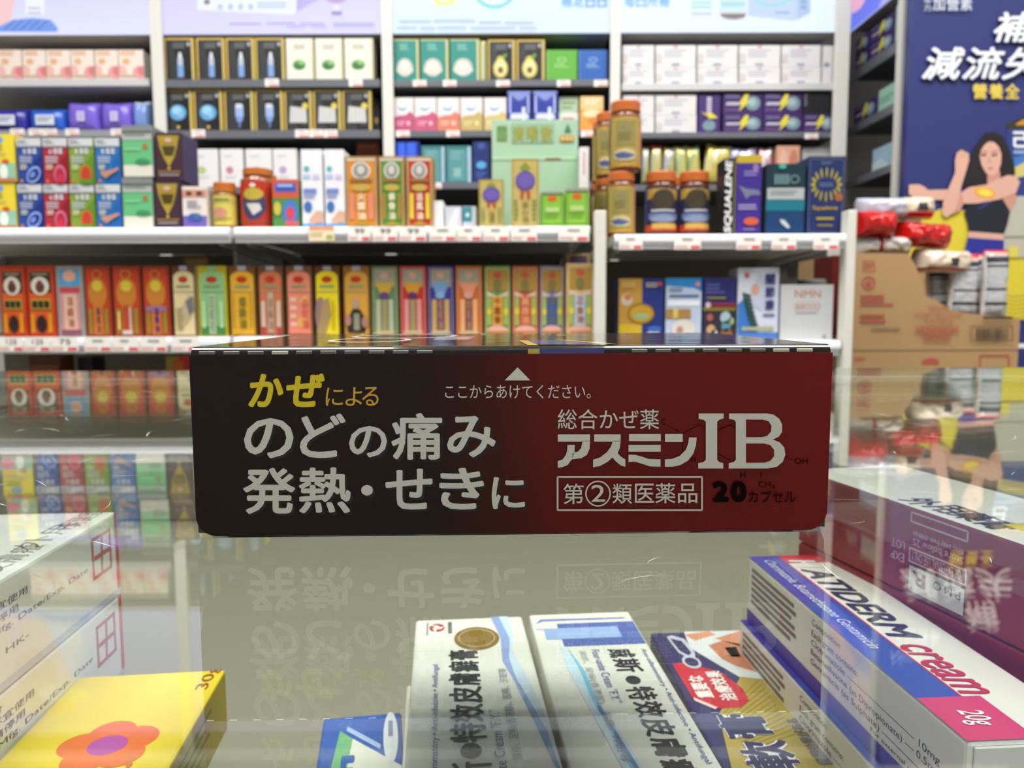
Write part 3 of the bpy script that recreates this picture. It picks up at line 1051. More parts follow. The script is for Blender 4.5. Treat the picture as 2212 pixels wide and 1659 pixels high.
# third bay
for i, (a, b) in enumerate(((850, 905), (908, 969), (972, 1036))):
    carton('mask_box', 'teal mask box with pearl shell, %s on the upper shelf' % ORD[i], 'box', a, b, 85, ZW[3, 1], YB, 0.06, '#c7c48a', mask_teal, 'teal mask boxes in the third bay', side='#b9b27c')
carton('mask_box', 'gold-edged teal mask box seen edge-on beside the avocado mask box', 'box', 1038, 1050, 89, ZW[3, 1], YB + 0.004, 0.06, '#d9d596',
       lambda A: (A.rect(0.1, 0, 0.9, 0.97, '#d9d596'), A.rect(0.55, 0.02, 0.8, 0.93, '#5a9a86')))
for i, (a, b) in enumerate(((1053, 1113), (1115, 1177))):
    carton('mask_box', 'black and gold mask box with avocado, %s one' % ('left', 'right')[i], 'box', a, b, 86, ZW[3, 1], YB, 0.06, '#b3984a', mask_black('avocado'), 'avocado mask boxes', side='#8d7a3c')
carton('mask_box', 'bright green plain box beside the blue box', 'box', 1180, 1247, 108, ZW[3, 1], YB, 0.09, '#5fae3c', plain_logo('#5fae3c', '#a9dc8c'))
carton('mask_box', 'royal blue plain box beside the bright green box', 'box', 1250, 1312, 108, ZW[3, 1], YB, 0.09, '#2460b4', plain_logo('#2460b4', '#8fb4e4'))
for (a, b, c, c2, d) in ((849, 894, '#c9567c', '#f0b9c6', 'crimson, against the upright'), (895, 943, '#cf5a80', '#f0b9c6', 'pink, second from the upright'), (944, 993, '#e0826c', '#f6cbb8', 'coral'),
                         (994, 1043, '#c9b06a', '#ece0b4', 'gold'), (1045, 1094, '#d6c07a', '#efe4bc', 'pale gold, beside the blue patterned packs')):
    carton('wipes_box', 'white tissue box with wavy base in %s' % d, 'box', a, b, 211, ZW[3, 2], YB, 0.07, '#e6dedc', tissue(c, c2), 'tissue boxes in the third bay')
def blue_pack(A):
    A.rect(0, 0, 1, 1, '#3a50b4'); A.frame(0.08, 0.4, 0.92, 0.94, 0.06, 0.05, '#c9d3f0'); A.rect(0.2, 0.5, 0.8, 0.74, '#2a3c9c')
    A.rect(0.12, 0.3, 0.9, 0.4, '#dfe5f6'); A.rect(0.62, 0.1, 0.76, 0.6, '#dfe5f6'); A.poly([(0, 0.95), (0.5, 0.75), (1, 0.95), (1, 1), (0, 1)], '#8595d8')
for i, (a, b) in enumerate(((1096, 1147), (1151, 1204))):
    carton('wipes_box', 'royal blue patterned pack above the pale green tray, %s one' % ('left', 'right')[i], 'box', a, b, 197, ZW[3, 2], YB, 0.07, '#3a50b4', blue_pack, 'blue patterned packs')
carton('wipes_box', 'pale green box beside the orange box', 'box', 1207, 1250, 209, ZW[3, 2], YB + 0.02, 0.07, '#b9cdb0', lambda A: (A.rect(0, 0, 1, 0.55, '#e4ebe0'), A.bars(0.15, 0.6, 0.85, 0.85, 2, '#7f9f78'), A.bars(0.2, 0.3, 0.8, 0.42, 1, '#c58a80')))
carton('wipes_box', 'orange and white box at the right end of the third bay', 'box', 1253, 1304, 208, ZW[3, 2], YB, 0.07, '#efc98c', lambda A: (A.rect(0, 0, 1, 0.62, '#eda04a'), A.ell(0.5, 0.5, 0.4, 0.12, '#f6dcae'), A.ell(0.6, 0.3, 0.28, 0.1, '#e2812c'), A.bars(0.2, 0.72, 0.85, 0.9, 2, '#f7efdc')))
def glow_blue(A):
    A.rect(0, 0, 1, 1, '#1a2c9c'); A.rect(0.12, 0.45, 0.42, 0.95, '#3a6af0'); A.rect(0.5, 0.45, 0.85, 0.95, '#3a6af0')
carton('wipes_box', 'deep blue glossy box on the lowest visible shelf of the third bay', 'box', 852, 907, 303, ZW[3, 3], YB, 0.07, '#1a2c9c', glow_blue)
def teal_tall(A):
    A.rect(0, 0, 1, 1, '#3f7f86'); A.rect(0.1, 0.05, 0.8, 0.9, '#5b9a9e'); A.rect(0.86, 0.02, 1, 0.97, '#a9c6dc'); A.bars(0.2, 0.6, 0.7, 0.85, 3, '#86b4b8'); A.rect(0.3, 0.15, 0.6, 0.4, '#8fbcb8')
for i, (a, b) in enumerate(((910, 961), (963, 1018))):
    carton('mask_box', 'teal box with pale spine, %s' % ('between the deep blue box and its twin', 'beside the dark navy box')[i], 'box', a, b, 315, ZW[3, 3], YB, 0.07, '#4c8c92', teal_tall, 'teal boxes with pale spine')
carton('mask_box', 'dark navy box with sky-blue motif left of the pale green tray', 'box', 1021, 1058, 304, ZW[3, 3], YB, 0.07, '#1c3170', lambda A: (A.rect(0, 0, 1, 1, '#1c3170'), A.ell(0.5, 0.42, 0.3, 0.09, '#5aa9dc'), A.rect(0.3, 0.8, 0.7, 0.95, '#3a56a4'), A.bars(0.2, 0.1, 0.8, 0.25, 2, '#4c68b4')))

# fourth bay
gW = 'white cartons stacked in the fourth bay'
Hh = (zat(98, YB) - zat(181, YB)) * 0.54
for i, (a, b) in enumerate(((1344, 1413), (1415, 1503), (1505, 1593), (1595, 1685), (1687, 1772))):
    lo = carton('medicine_box', 'white carton on the upper shelf, lower of its pair, %s' % ORD[i], 'box', a, b, 146, ZW[4, 1], YB, 0.09, '#dedbdb', white_tub, gW)
    lh = lo.dimensions.z
    carton('medicine_box', 'white carton on the upper shelf, top of its pair, %s' % ORD[i], 'box', a, b, 98, ZW[4, 1] + lh + 0.0005, YB, 0.09, '#dedbdb', white_tub, gW)
carton('medicine_box', 'narrow white carton at the right end of the white carton row', 'box', 1775, 1802, 99, ZW[4, 1], YB, 0.09, '#dcd8d8', lambda A: (A.rect(0, 0, 0.04, 1, '#6d6a6c'), A.ell(0.4, 0.5, 0.25, 0.06, '#7f8db4')))
for i, (a, b) in enumerate(((1345, 1413), (1415, 1504))):
    lo = carton('medicine_box', 'white carton beside the purple boxes, lower of %s' % ('the pair hidden behind jars', 'the clear pair'), 'box', a, b, 250, ZW[4, 2], YB, 0.09, '#dedbdb', white_tub, gW) if False else \
        carton('medicine_box', ('white carton half hidden behind the tall jar stack, lower one', 'white carton left of the upright purple box, lower one')[i], 'box', a, b, 250, ZW[4, 2], YB, 0.09, '#dedbdb', white_tub, gW)
    carton('medicine_box', ('white carton half hidden behind the tall jar stack, upper one', 'white carton left of the upright purple box, upper one')[i], 'box', a, b, 206, ZW[4, 2] + lo.dimensions.z + 0.0005, YB, 0.09, '#dedbdb', white_tub, gW)
gP = 'purple lightning boxes in the fourth bay'
carton('supplement_box', 'purple lightning box standing upright beside the white cartons', 'box', 1508, 1556, 206, ZW[4, 2], YB, 0.08, '#452a70', bolt_tall, gP)
for i, (a, b) in enumerate(((1561, 1646), (1648, 1732))):
    lo = carton('supplement_box', 'purple lightning box lying flat, bottom of the %s stack' % ('left', 'right')[i], 'box', a, b, 247, ZW[4, 2], YB, 0.08, '#452a70', bolt_box, gP)
    carton('supplement_box', 'purple lightning box lying flat, top of the %s stack' % ('left', 'right')[i], 'box', a, b, 201, ZW[4, 2] + lo.dimensions.z + 0.0005, YB, 0.08, '#452a70', bolt_box, gP)
lo = carton('supplement_box', 'purple lightning box under the black box by the upright', 'box', 1734, 1802, 247, ZW[4, 2], YB, 0.08, '#452a70', bolt_box, gP)
carton('supplement_box', 'black box on top of the purple lightning box by the upright', 'box', 1734, 1802, 201, ZW[4, 2] + lo.dimensions.z + 0.0005, YB, 0.08, '#1c1d22', dark_strip)

# sachets on the lowest visible shelf of the fourth bay
def sachet(label, x0, x1, yt, c1, c2, tilt, seed, Y=YB, cap=None):
    m1, m2 = M(c1, 0.25, 0.35, 0.6), M(c2, 0.25, 0.35, 0.6)
    a, b = at(x0, yt + 40, Y).x, at(x1, yt + 40, Y).x
    H = at((x0 + x1) / 2, yt, Y).z - ZW[4, 3]
    mb = MB()
    pillow(mb, b - a, 0.03, H, lambda u, q: m2 if math.sin(q * 3 + u * 2) > 0.5 else m1, seed=seed, wob=0.12)
    if cap:
        for i, v in enumerate(mb.f):
            if max(mb.v[k][2] for k in v) > H * 0.9:
                mb.mi[i] = mb.mat(M(cap))
    o = mb.build('sachet', None, ((a + b) / 2, Y + 0.03, ZW[4, 3] + 0.004), 0)
    o.rotation_euler = (0, tilt, 0)
    return tag(o, label, 'sachet', 'foil sachets behind the jars')
sachet('pale grey foil sachet, first of the row right of the tall jar stack', 1389, 1405, 314, '#d3cf98', '#bccbd6', 0, 1)
sachet('yellow foil sachet with a red top edge', 1407, 1432, 311, '#e2d58a', '#cfd3b4', 0.02, 2, cap='#cc5148')
sachet('silvery foil sachet between two yellow sachets', 1434, 1460, 315, '#c9c48c', '#c3ccd2', 0.03, 3)
sachet('yellow-green foil sachet, fourth in the row', 1463, 1489, 314, '#dcd786', '#b9c99c', -0.03, 4)
sachet('yellow foil sachet beside the crumpled gold pouch', 1491, 1519, 313, '#e6db7c', '#bccb8c', -0.06, 5)
sachet('crumpled gold pouch leaning right behind the tall black-lettered box', 1522, 1578, 312, '#e3cf6c', '#f0e6a6', 0.10, 6)
sachet('iridescent lilac foil pouch above the tall black-lettered box', 1582, 1640, 318, '#b4b0e0', '#e9e6f6', 0.0, 7)
sachet('pink and white foil pouch beside the lilac pouch', 1643, 1674, 317, '#dba9b8', '#eee4e2', 0.0, 8)
carton('collagen_box', 'salmon box with two pale shapes behind the teal box', 'box', 1677, 1728, 315, ZW[4, 3], YB, 0.06, '#d9a48c', lambda A: (A.ell(0.3, 0.4, 0.2, 0.5, '#e6bba2'), A.ell(0.72, 0.4, 0.2, 0.5, '#c98468')))
carton('collagen_box', 'plain pale grey box behind the navy and gold box', 'box', 1732, 1800, 318, ZW[4, 3], YB + 0.02, 0.06, '#c9c8c6', lambda A: A.bars(0.1, 0.7, 0.9, 0.9, 2, '#b3b2b0'))

# side shelving boxes (fronts face the aisle on the left)
def side_box(label, x0, x1, yt, shelf_i, body, art, dep=0.1, group=None, off=0.0, h=None):
    y0, y1 = atX(x0, 200, XS + 0.012).y, atX(x1, 200, XS + 0.012).y
    W = abs(y0 - y1) - 0.002
    zb = ZS[shelf_i] + 0.0004 + off
    H = h if h else atX((x0 + x1) / 2, yt, XS + 0.012).z - zb
    mb = MB()
    mb.box((-W / 2, 0, 0), (W / 2, dep, H), M(body), 0.001)
    if art:
        art(Art(mb, (-W / 2, 0, 0), (W, 0, 0), (0, 0, H), (0, -1, 0), 0.0003))
    o = mb.build('supplement_box', None, (XS + 0.012, (y0 + y1) / 2, zb), -math.pi / 2)
    return tag(o, label, 'box', group)
gS = 'purple boxes on the side shelving'
a1 = side_box('purple lightning box on the top side shelf, bottom of the front stack', 1876, 1926, 118, 0, '#452a70', bolt_box, group=gS, h=0.045)
side_box('purple lightning box on the top side shelf, top of the front stack', 1876, 1926, 60, 0, '#452a70', bolt_box, group=gS, off=0.0455, h=0.045)
side_box('purple lightning box on the top side shelf, bottom of the rear stack', 1845, 1873, 118, 0, '#3a2360', bolt_box, group=gS, h=0.045)
side_box('purple lightning box on the top side shelf, top of the rear stack', 1845, 1873, 60, 0, '#3a2360', bolt_box, group=gS, off=0.0455, h=0.045)
side_box('mint box at the front end of the top side shelf', 1928, 1934, 60, 0, '#a9cdb8', None, h=0.1)
side_box('purple lightning box on the second side shelf beside the mint box', 1847, 1895, 230, 1, '#452a70', bolt_box, group=gS, h=0.052)
side_box('mint green box on the second side shelf', 1898, 1934, 200, 1, '#a4d2bc', lambda A: A.bars(0.05, 0.3, 0.95, 0.6, 2, '#6fae92'), h=0.062)
side_box('pale blue box on the third side shelf', 1890, 1930, 320, 2, '#a9cce4', lambda A: A.poly([(0, 0.4), (0.5, 0.5), (0.9, 0.1), (0.8, 0), (0, 0)], '#cfe2f0'), h=0.062)
side_box('purple lightning box on the lowest visible side shelf', 1842, 1886, 400, 3, '#452a70', bolt_box, group=gS, h=0.07)
side_box('dark violet box at the front of the lowest visible side shelf', 1889, 1925, 390, 3, '#2c2444', lambda A: A.bars(0.2, 0.2, 0.8, 0.8, 3, '#8d88a8'), h=0.08)

# ================================================================== PRODUCTS ON THE LOW SHELVES
YF = 1.388
gTop = 'the top of the left low shelf'
def kids(A):
    A.rect(0, 0, 1, 1, '#e3cf3c'); A.ell(0.45, 0.88, 0.2, 0.08, '#6f9bd2'); A.rect(0.1, 0.55, 0.7, 0.62, '#c9b95a')
    A.bars(0.1, 0.64, 0.8, 0.78, 2, '#8fa04a', seed=2); A.rect(0, 0, 1, 0.4, '#8fbfa8'); A.ell(0.2, 0.25, 0.25, 0.12, '#e27fa0')
    A.ell(0.62, 0.22, 0.14, 0.16, '#e6ece2'); A.ell(0.7, 0.43, 0.12, 0.05, '#cf5b34'); A.rect(0, 0, 1, 0.08, '#bf7a4a')
def capsule(c, c2, c3, kind):
    def art(A):
        A.rect(0, 0, 1, 1, c); A.poly([(0.4, 0), (1, 0), (1, 0.7), (0.7, 0.5)], c2)
        A.rect(-0.0, 0.83, 1.0, 1.0, '#c9ccd0'); A.bars(0.06, 0.86, 0.5, 0.96, 3, '#8f949c', seed=2); A.rect(0, 0.8, 1, 0.83, '#7f838b')
        A.text({'b': '護生素', 'r': '心血寶', 'g': '肝生素', 'l': '舒生素'}[kind] if False else {'r': '心'}.get(kind, '生'), 0.24, 0.66, 0.4, 0.77, '#e4e6ee', 0.02)
        for k in range(2):
            A.rect(0.46 + 0.2 * k, 0.66, 0.6 + 0.2 * k, 0.77, '#dcdfe8'); A.k -= 1
            A.rect(0.5 + 0.2 * k, 0.69, 0.56 + 0.2 * k, 0.74, c); A.k -= 1
        A.k += 2
        A.bars(0.1, 0.44, 0.75, 0.6, 3, '#b9bccb', seed=5); A.bars(0.12, 0.3, 0.42, 0.42, 3, '#d6d3b4', seed=7)
        if kind == 'b':
            A.ell(0.66, 0.2, 0.3, 0.17, '#8fa9e6', rot=0.3); A.ell(0.66, 0.2, 0.24, 0.12, c2, rot=0.3); A.ell(0.62, 0.2, 0.12, 0.06, '#6f8ad6', rot=0.3)
        elif kind == 'r':
            A.ell(0.68, 0.2, 0.25, 0.22, '#c46f86'); A.ell(0.68, 0.17, 0.19, 0.18, '#a8283c'); A.ell(0.68, 0.12, 0.14, 0.1, '#c2304c')
        elif kind == 'g':
            A.ell(0.68, 0.2, 0.24, 0.22, '#c9602c'); A.ell(0.68, 0.2, 0.17, 0.17, '#b5402a'); A.rect(0.44, 0, 0.92, 0.1, '#5a8a2c')
        else:
            A.poly([(0.2, 0.3), (0.45, 0.28), (0.9, 0.36), (0.96, 0.31), (0.6, 0.2), (0.4, 0.12), (0.22, 0.2)], '#b98a74')
        A.ell(0.16, 0.06, 0.07, 0.035, '#c9714c')
    return art
def green_box(A):
    A.rect(0, 0, 1, 1, '#7f8684'); A.rect(0.02, 0.24, 0.98, 0.72, '#63b67c'); A.rect(0.02, 0.02, 0.98, 0.24, '#d9d6c9')
    A.rect(0.02, 0.72, 0.98, 0.86, '#aab2ae'); A.bars(0.1, 0.75, 0.8, 0.83, 1, '#7d8a86'); A.ell(0.76, 0.6, 0.09, 0.06, '#a8703c')
    A.ell(0.66, 0.3, 0.24, 0.06, '#3f8a5e'); A.bars(0.1, 0.5, 0.6, 0.56, 1, '#8fcf9f'); A.rect(0, 0.86, 1, 0.89, '#5a605e')
def trophy(A):
    A.rect(0, 0, 1, 1, '#3f2a33'); A.poly([(0.1, 0.94), (0.9, 0.94), (0.82, 0.7), (0.7, 0.48), (0.3, 0.48), (0.16, 0.7)], '#a08a32')
    A.poly([(0.25, 0.72), (0.75, 0.72), (0.65, 0.52), (0.35, 0.52)], '#4a3d1c'); A.poly([(0.3, 0.48), (0.7, 0.48), (0.5, 0.28)], '#a99339')
    A.ell(0.5, 0.84, 0.14, 0.05, '#d0a493'); A.rect(0.08, 0.16, 0.92, 0.2, '#8f6f3c'); A.bars(0.12, 0.06, 0.9, 0.13, 1, '#9a8ca0'); A.ell(0.5, 0.25, 0.06, 0.03, '#c0a84c')
C_ = {}
YK = YF
for n, (lo, hi) in (('bottom', (395, 484)), ('top', (292, 387))):
    zb = ZG1 if n == 'bottom' else C_['k'] + 0.0006
    o = carton('children_medicine_box', 'yellow cartoon-coloured children medicine box at the left edge, %s of its stack' % n, 'box', -34, 34 if n == 'bottom' else 32, lo if n == 'bottom' else 290, zb, YK, 0.07, '#e3cf3c', kids, 'yellow children medicine boxes')
    C_['k'] = zb + o.dimensions.z
defs = ((37, 91, '#2c4a94', '#1c2f7c', 'b', 'blue pill box with pale brain shape'), (93, 147, '#a8303c', '#8c1c2c', 'r', 'red pill box with ribcage shape'),
        (149, 203, '#7f9a3a', '#5d8a2a', 'g', 'green pill box with orange lung shape'), (206, 260, '#2c6fae', '#1f5fa8', 'l', 'light blue pill box with a foot'))
for (a, b, c, c2, k, d) in defs:
    o = carton('supplement_box', d + ', bottom row on the left low shelf', 'box', a + 2, b + 2, 399, ZG1, YF, 0.055, c, capsule(c, c2, '', k), 'stacked pill boxes')
    carton('supplement_box', d + ', top row on the left low shelf', 'box', a, b, 299, ZG1 + o.dimensions.z + 0.0006, YF, 0.055, c, capsule(c, c2, '', k), 'stacked pill boxes')
o = carton('supplement_box', 'green and grey supplement box, bottom of the pair left of the purple-gold boxes', 'box', 264, 331, 385, ZG1, YF, 0.08, '#7f8684', green_box, 'green and grey supplement boxes', tart=lambda A: A.ell(0.45, 0.4, 0.1, 0.15, '#7fae7c'))
carton('supplement_box', 'green and grey supplement box, top of the pair left of the purple-gold boxes', 'box', 263, 330, 271, ZG1 + o.dimensions.z + 0.0006, YF, 0.08, '#7f8684', green_box, 'green and grey supplement boxes')
o = carton('supplement_box', 'dark purple box with gold trophy, bottom of its pair', 'box', 333, 391, 391, ZG1, YF, 0.07, '#3f2a33', trophy, 'gold trophy boxes', side='#453a5e')
carton('supplement_box', 'dark purple box with gold trophy, top of its pair', 'box', 335, 394, 287, ZG1 + o.dimensions.z + 0.0006, YF, 0.07, '#3f2a33', trophy, 'gold trophy boxes', side='#453a5e')
def eyes(A):
    A.rect(0, 0, 1, 1, '#e0d6d0'); A.rect(0, 0, 1, 0.3, '#6d5fae'); A.rect(0, 0.74, 1, 0.92, '#c9927c')
    A.ell(0.28, 0.83, 0.14, 0.05, '#5d3a30'); A.ell(0.72, 0.83, 0.14, 0.05, '#5d3a30'); A.ell(0.5, 0.26, 0.3, 0.1, '#3f5aa4'); A.ell(0.62, 0.3, 0.1, 0.06, '#3f7f7a'); A.bars(0.2, 0.46, 0.8, 0.66, 3, '#8d8a94', seed=2)
carton('eye_care_box', 'small white and violet box with a pair of eyes beside the yellow-labelled bottle', 'box', 394, 447, 403, ZG1, YF, 0.05, '#e0d6d0', eyes)

# jars
def jar(label, x0, x1, ycap, ycap2, zb, Y, body, cap_c, lab, group=None, neck=0.0, lab_art=None, name='supplement_jar', rough=0.2):
    a, b = at(x0, ycap + 60, Y).x, at(x1, ycap + 60, Y).x
    R = (b - a) / 2 - 0.0006
    H = at((x0 + x1) / 2, ycap, Y).z - zb
    hc = at((x0 + x1) / 2, ycap, Y).z - at((x0 + x1) / 2, ycap2, Y).z
    r = empty(name, label, 'jar', ((a + b) / 2, Y + R, zb), group)
    mb = MB()
    hs = H - hc
    rn = R * (0.86 - neck)
    prof = [(R * 0.9, 0.0004), (R * 0.98, 0.003), (R, 0.007), (R, hs * 0.93 - neck * R), (R * 0.97, hs * 0.955 - neck * R * 0.6), (rn, hs * 0.985), (rn, hs + hc * 0.3)]
    mb.lathe(prof, M(body, rough, 0, 0.6))
    mb.build('jar_body', r)
    mb = MB()
    rc = R * (0.97 - neck)
    n = 48
    prof = [(rc * 0.97, hs), (rc, hs + 0.001), (rc, hs + hc * 0.86), (rc * 0.95, H - 0.0006), (rc * 0.5, H)]
    vs, fs = [], []
    for i, (q, z) in enumerate(prof):
        for k in range(n):
            t = 2 * math.pi * k / n
            qq = q * (1 - (0.018 if (k % 2 and 0 < i < 3) else 0))
            vs.append((qq * math.cos(t), qq * math.sin(t), z))
    for i in range(len(prof) - 1):
        for k in range(n):
            k2 = (k + 1) % n
            fs.append((i * n + k, i * n + k2, (i + 1) * n + k2, (i + 1) * n + k))
    fs.append(tuple((len(prof) - 1) * n + k for k in range(n)))
    mb.add(vs, fs, M(cap_c, 0.3, 0, 0.5), False)
    mb.build('cap', r)
    mb = MB()
    top = hs * 0.9 - neck * R
    mb.lathe([(R + 0.0003, 0.006), (R + 0.0003, top)], M(lab, 0.3), cap=False, n=48)
    # print wrapped round the front of the jar
    class Wrap(Art):
        def P(s, u, v):
            t = -math.pi / 2 + (u - 0.5) * math.pi * 0.94
            q = R + 0.0005 + s.k * 0.00015
            return Vector((q * math.cos(t), q * math.sin(t), 0.006 + v * (top - 0.006)))
        def poly(s, pts, m, raw=True):
            m = M(m) if isinstance(m, (str, tuple)) else m
            c = (sum(p[0] for p in pts) / len(pts), sum(p[1] for p in pts) / len(pts))
            out, nn = [], 6                    # fine steps so the print follows the curve
            for i in range(len(pts)):
                p, q = pts[i], pts[(i + 1) % len(pts)]
                for k in range(nn):
                    out.append((p[0] + (q[0] - p[0]) * k / nn, p[1] + (q[1] - p[1]) * k / nn))
            rings = 5
            vs, fs = [], []
            for g in range(rings):
                f = 1 - g / rings
                vs += [s.P(c[0] + (x - c[0]) * f, c[1] + (y - c[1]) * f) for x, y in out]
            L = len(out)
            area_ = sum(out[i][0] * out[(i + 1) % L][1] - out[(i + 1) % L][0] * out[i][1] for i in range(L))
            vs.append(s.P(*c))
            for g in range(rings - 1):
                for i in range(L):
                    j = (i + 1) % L
                    fs.append((g * L + i, g * L + j, (g + 1) * L + j, (g + 1) * L + i))
            for i in range(L):
                fs.append(((rings - 1) * L + i, (rings - 1) * L + (i + 1) % L, len(vs) - 1))
            if area_ < 0:
                fs = [f[::-1] for f in fs]
            s.mb.add(vs, fs, m)
            s.k += 1
    if lab_art:
        lab_art(Wrap(mb, (0, 0, 0), (1, 0, 0), (0, 0, 1), (0, -1, 0)))
    mb.build('printed_label', r)
    return r, H

def lab_yellow(A):
    A.rect(0.05, 0.72, 0.95, 0.95, '#b9b25a'); A.ell(0.45, 0.42, 0.22, 0.18, '#c98a7a'); A.bars(0.2, 0.1, 0.8, 0.25, 2, '#9a9440', seed=1); A.bars(0.25, 0.75, 0.75, 0.9, 1, '#7d7a3c')
def lab_red(A):
    A.rect(0.0, 0, 1, 1, '#b8301f'); A.ell(0.5, 0.48, 0.25, 0.36, '#3f3a5c'); A.ell(0.5, 0.72, 0.2, 0.14, '#b9a23c'); A.poly([(0.36, 0.5), (0.62, 0.5), (0.66, 0.36), (0.5, 0.22)], '#c9c7c4')
    A.bars(0.1, 0.04, 0.9, 0.1, 1, '#8d5a50'); A.ell(0.5, 0.92, 0.06, 0.05, '#dcd2c9')
jar('clear-shouldered jar with a red label and a broad orange cap on the middle low shelf', 508, 584, 359, 376, ZG1, YF, '#8f4a2a', '#b9692a', '#b8301f', None, 0.12, lab_red)
jar('bottle with a yellow label and orange cap beside the clear-shouldered jar', 453, 503, 391, 414, ZG1, YF, '#8a6a1c', '#b9692a', '#cfc25a', None, 0.0, lab_yellow)
jar('orange-capped jar half hidden behind the red-labelled jar', 562, 596, 376, 392, ZG1, 1.50, '#8f4a2a', '#b9692a', '#b8452c', None, 0.05)
def kids2(A):
    A.rect(0, 0, 1, 1, '#4d8a4a'); A.rect(0, 0.62, 1, 1, '#c95a3c'); A.rect(0.1, 0.74, 0.9, 0.93, '#4a5ab0'); A.ell(0.66, 0.32, 0.3, 0.26, '#4a78c0'); A.rect(0.45, 0.05, 0.95, 0.14, '#d0596c')
    A.ell(0.66, 0.3, 0.16, 0.14, '#c94a5a'); A.ell(0.18, 0.4, 0.14, 0.14, '#c9b64a'); A.bars(0.2, 0.78, 0.8, 0.9, 1, '#9fb0e2')
carton('children_medicine_box', 'small red, green and blue children box right of the red-labelled jar', 'box', 588, 647, 388, ZG1, YF, 0.05, '#4d8a4a', kids2)
def blue_white(A):
    A.rect(0, 0, 1, 1, '#e4e4ea'); A.ell(0.25, 0.75, 0.14, 0.04, '#5fb0b0'); A.rect(0.08, 0.62, 0.42, 0.68, '#a9bede'); A.rect(0.55, 0.62, 0.85, 0.68, '#c9bcdc')
    A.rect(0.08, 0.44, 0.7, 0.5, '#6d83c2'); A.bars(0.08, 0.36, 0.7, 0.44, 2, '#8f9fce', seed=3); A.ell(0.28, 0.27, 0.2, 0.07, '#3f6fae'); A.poly([(0.3, 0.1), (0.7, 0.22), (1, 0.2), (1, 0.08), (0.4, 0.04)], '#d0a48c'); A.rect(0, 0, 1, 0.05, '#5f9ad6')
for i, (a, b) in enumerate(((650, 697), (700, 744))):
    carton('medicine_box', 'tall white box with blue print and a hand, %s' % ('left one beside the children box', 'right one beside the yellow oil box')[i], 'box', a, b, 323, ZG1, YF, 0.05, '#e4e4ea', blue_white, 'tall white and blue boxes')

def oil_box(c, c2, t):
    def art(A):
        A.rect(0, 0, 1, 1, '#a8824c'); A.frame(0.03, 0.01, 0.97, 0.97, 0.02, 0.008, '#cdb083'); A.rect(0.1, 0.04, 0.9, 0.93, c)
        A.rect(0.06, 0.935, 0.94, 0.97, '#cbbfae')
        A.ell(0.5, 0.8, 0.3, 0.12, '#d6d3ca'); A.ell(0.5, 0.8, 0.24, 0.1, '#8d8a86'); A.ell(0.5, 0.81, 0.12, 0.06, '#c9c5bd')
        A.rect(0.16, 0.64, 0.84, 0.69, '#8d6a34'); A.ell(0.5, 0.56, 0.3, 0.05, '#b9a04a')
        A.rect(0.12, 0.12, 0.27, 0.48, c2); A.rect(0.73, 0.12, 0.88, 0.48, c2)
        A.col(t, 0.37, 0.1, 0.63, 0.5, '#eadfc0', 0.02); A.poly([(0.2, 0.04), (0.8, 0.04), (0.5, 0.09)], '#a9922c')
    return art
for (a, b, c, c2, t, d) in ((745, 815, '#d2862c', '#d9826a', '火雲油', 'yellow-orange'), (818, 874, '#4f8a34', '#9a7a34', '鎖骨油', 'green'), (877, 935, '#b2342c', '#d6c03c', '追風油', 'red')):
    carton('medicated_oil_box', 'tall %s medicated oil box with grey portrait oval on the top shelf' % d, 'box', a, b, 338, ZG1, YF, 0.05, '#a8824c', oil_box(c, c2, t[:1] + '★★'[:0] + t[1:]) if False else oil_box(c, c2, t), 'tall portrait oil boxes', side='#a07a48')
carton('pill_box', 'small plain white box right of the red medicated oil box', 'box', 936, 958, 434, ZG1, YF + 0.01, 0.05, '#e4e4e6', lambda A: A.rect(0.05, 0.1, 0.9, 0.9, '#ececee'))
carton('pill_box', 'low silver-grey box with pale squares between the white box and the teal box', 'box', 960, 998, 446, ZG1, YF + 0.02, 0.05, '#bcc0c9', lambda A: (A.rect(0, 0, 1, 1, '#c3c6cf'), A.poly([(0.2, 0), (0.6, 0), (0.95, 0.9), (0.6, 0.9)], '#dcd9ea')))
carton('pill_box', 'low white and teal box with a small white bird shape', 'box', 999, 1030, 446, ZG1, YF + 0.02, 0.05, '#c9cfdc', lambda A: (A.rect(0.0, 0.3, 0.66, 0.98, '#3f8a9c'), A.poly([(0.2, 0.55), (0.35, 0.75), (0.5, 0.6), (0.4, 0.52)], '#e4ecec')))
def medal(t, n):
    def art(A):
        A.rect(0, 0, 1, 1, '#b9a561'); A.frame(0.03, 0.01, 0.97, 0.99, 0.03, 0.012, '#8d7a3c'); A.poly([(0.3, 0.86), (0.5, 0.95), (0.7, 0.86), (0.5, 0.82)], '#7d8a34')
        A.poly([(0.34, 0.55), (0.46, 0.55), (0.42, 0.4), (0.32, 0.42)], '#a8452c'); A.poly([(0.54, 0.55), (0.66, 0.55), (0.68, 0.42), (0.58, 0.4)], '#a8452c')
        A.ell(0.5, 0.68, 0.35, 0.14 if n else 0.16, '#5a4a94'); A.ell(0.5, 0.68, 0.3, 0.11, '#6a58a4')
        A.col(t, 0.38, 0.06, 0.62, 0.38, '#6d6a2c', 0.01); A.bars(0.1, 0.06, 0.24, 0.4, 5, '#5d8a4a', seed=2); A.bars(0.76, 0.06, 0.9, 0.4, 5, '#5d8a4a', seed=4)
    return art
carton('medicated_oil_box', 'short gold box with a purple medallion beside the tall one', 'box', 1034, 1089, 388, ZG1, YF, 0.05, '#b9a561', medal('油', 0), 'purple medallion oil boxes', side='#a8904c')
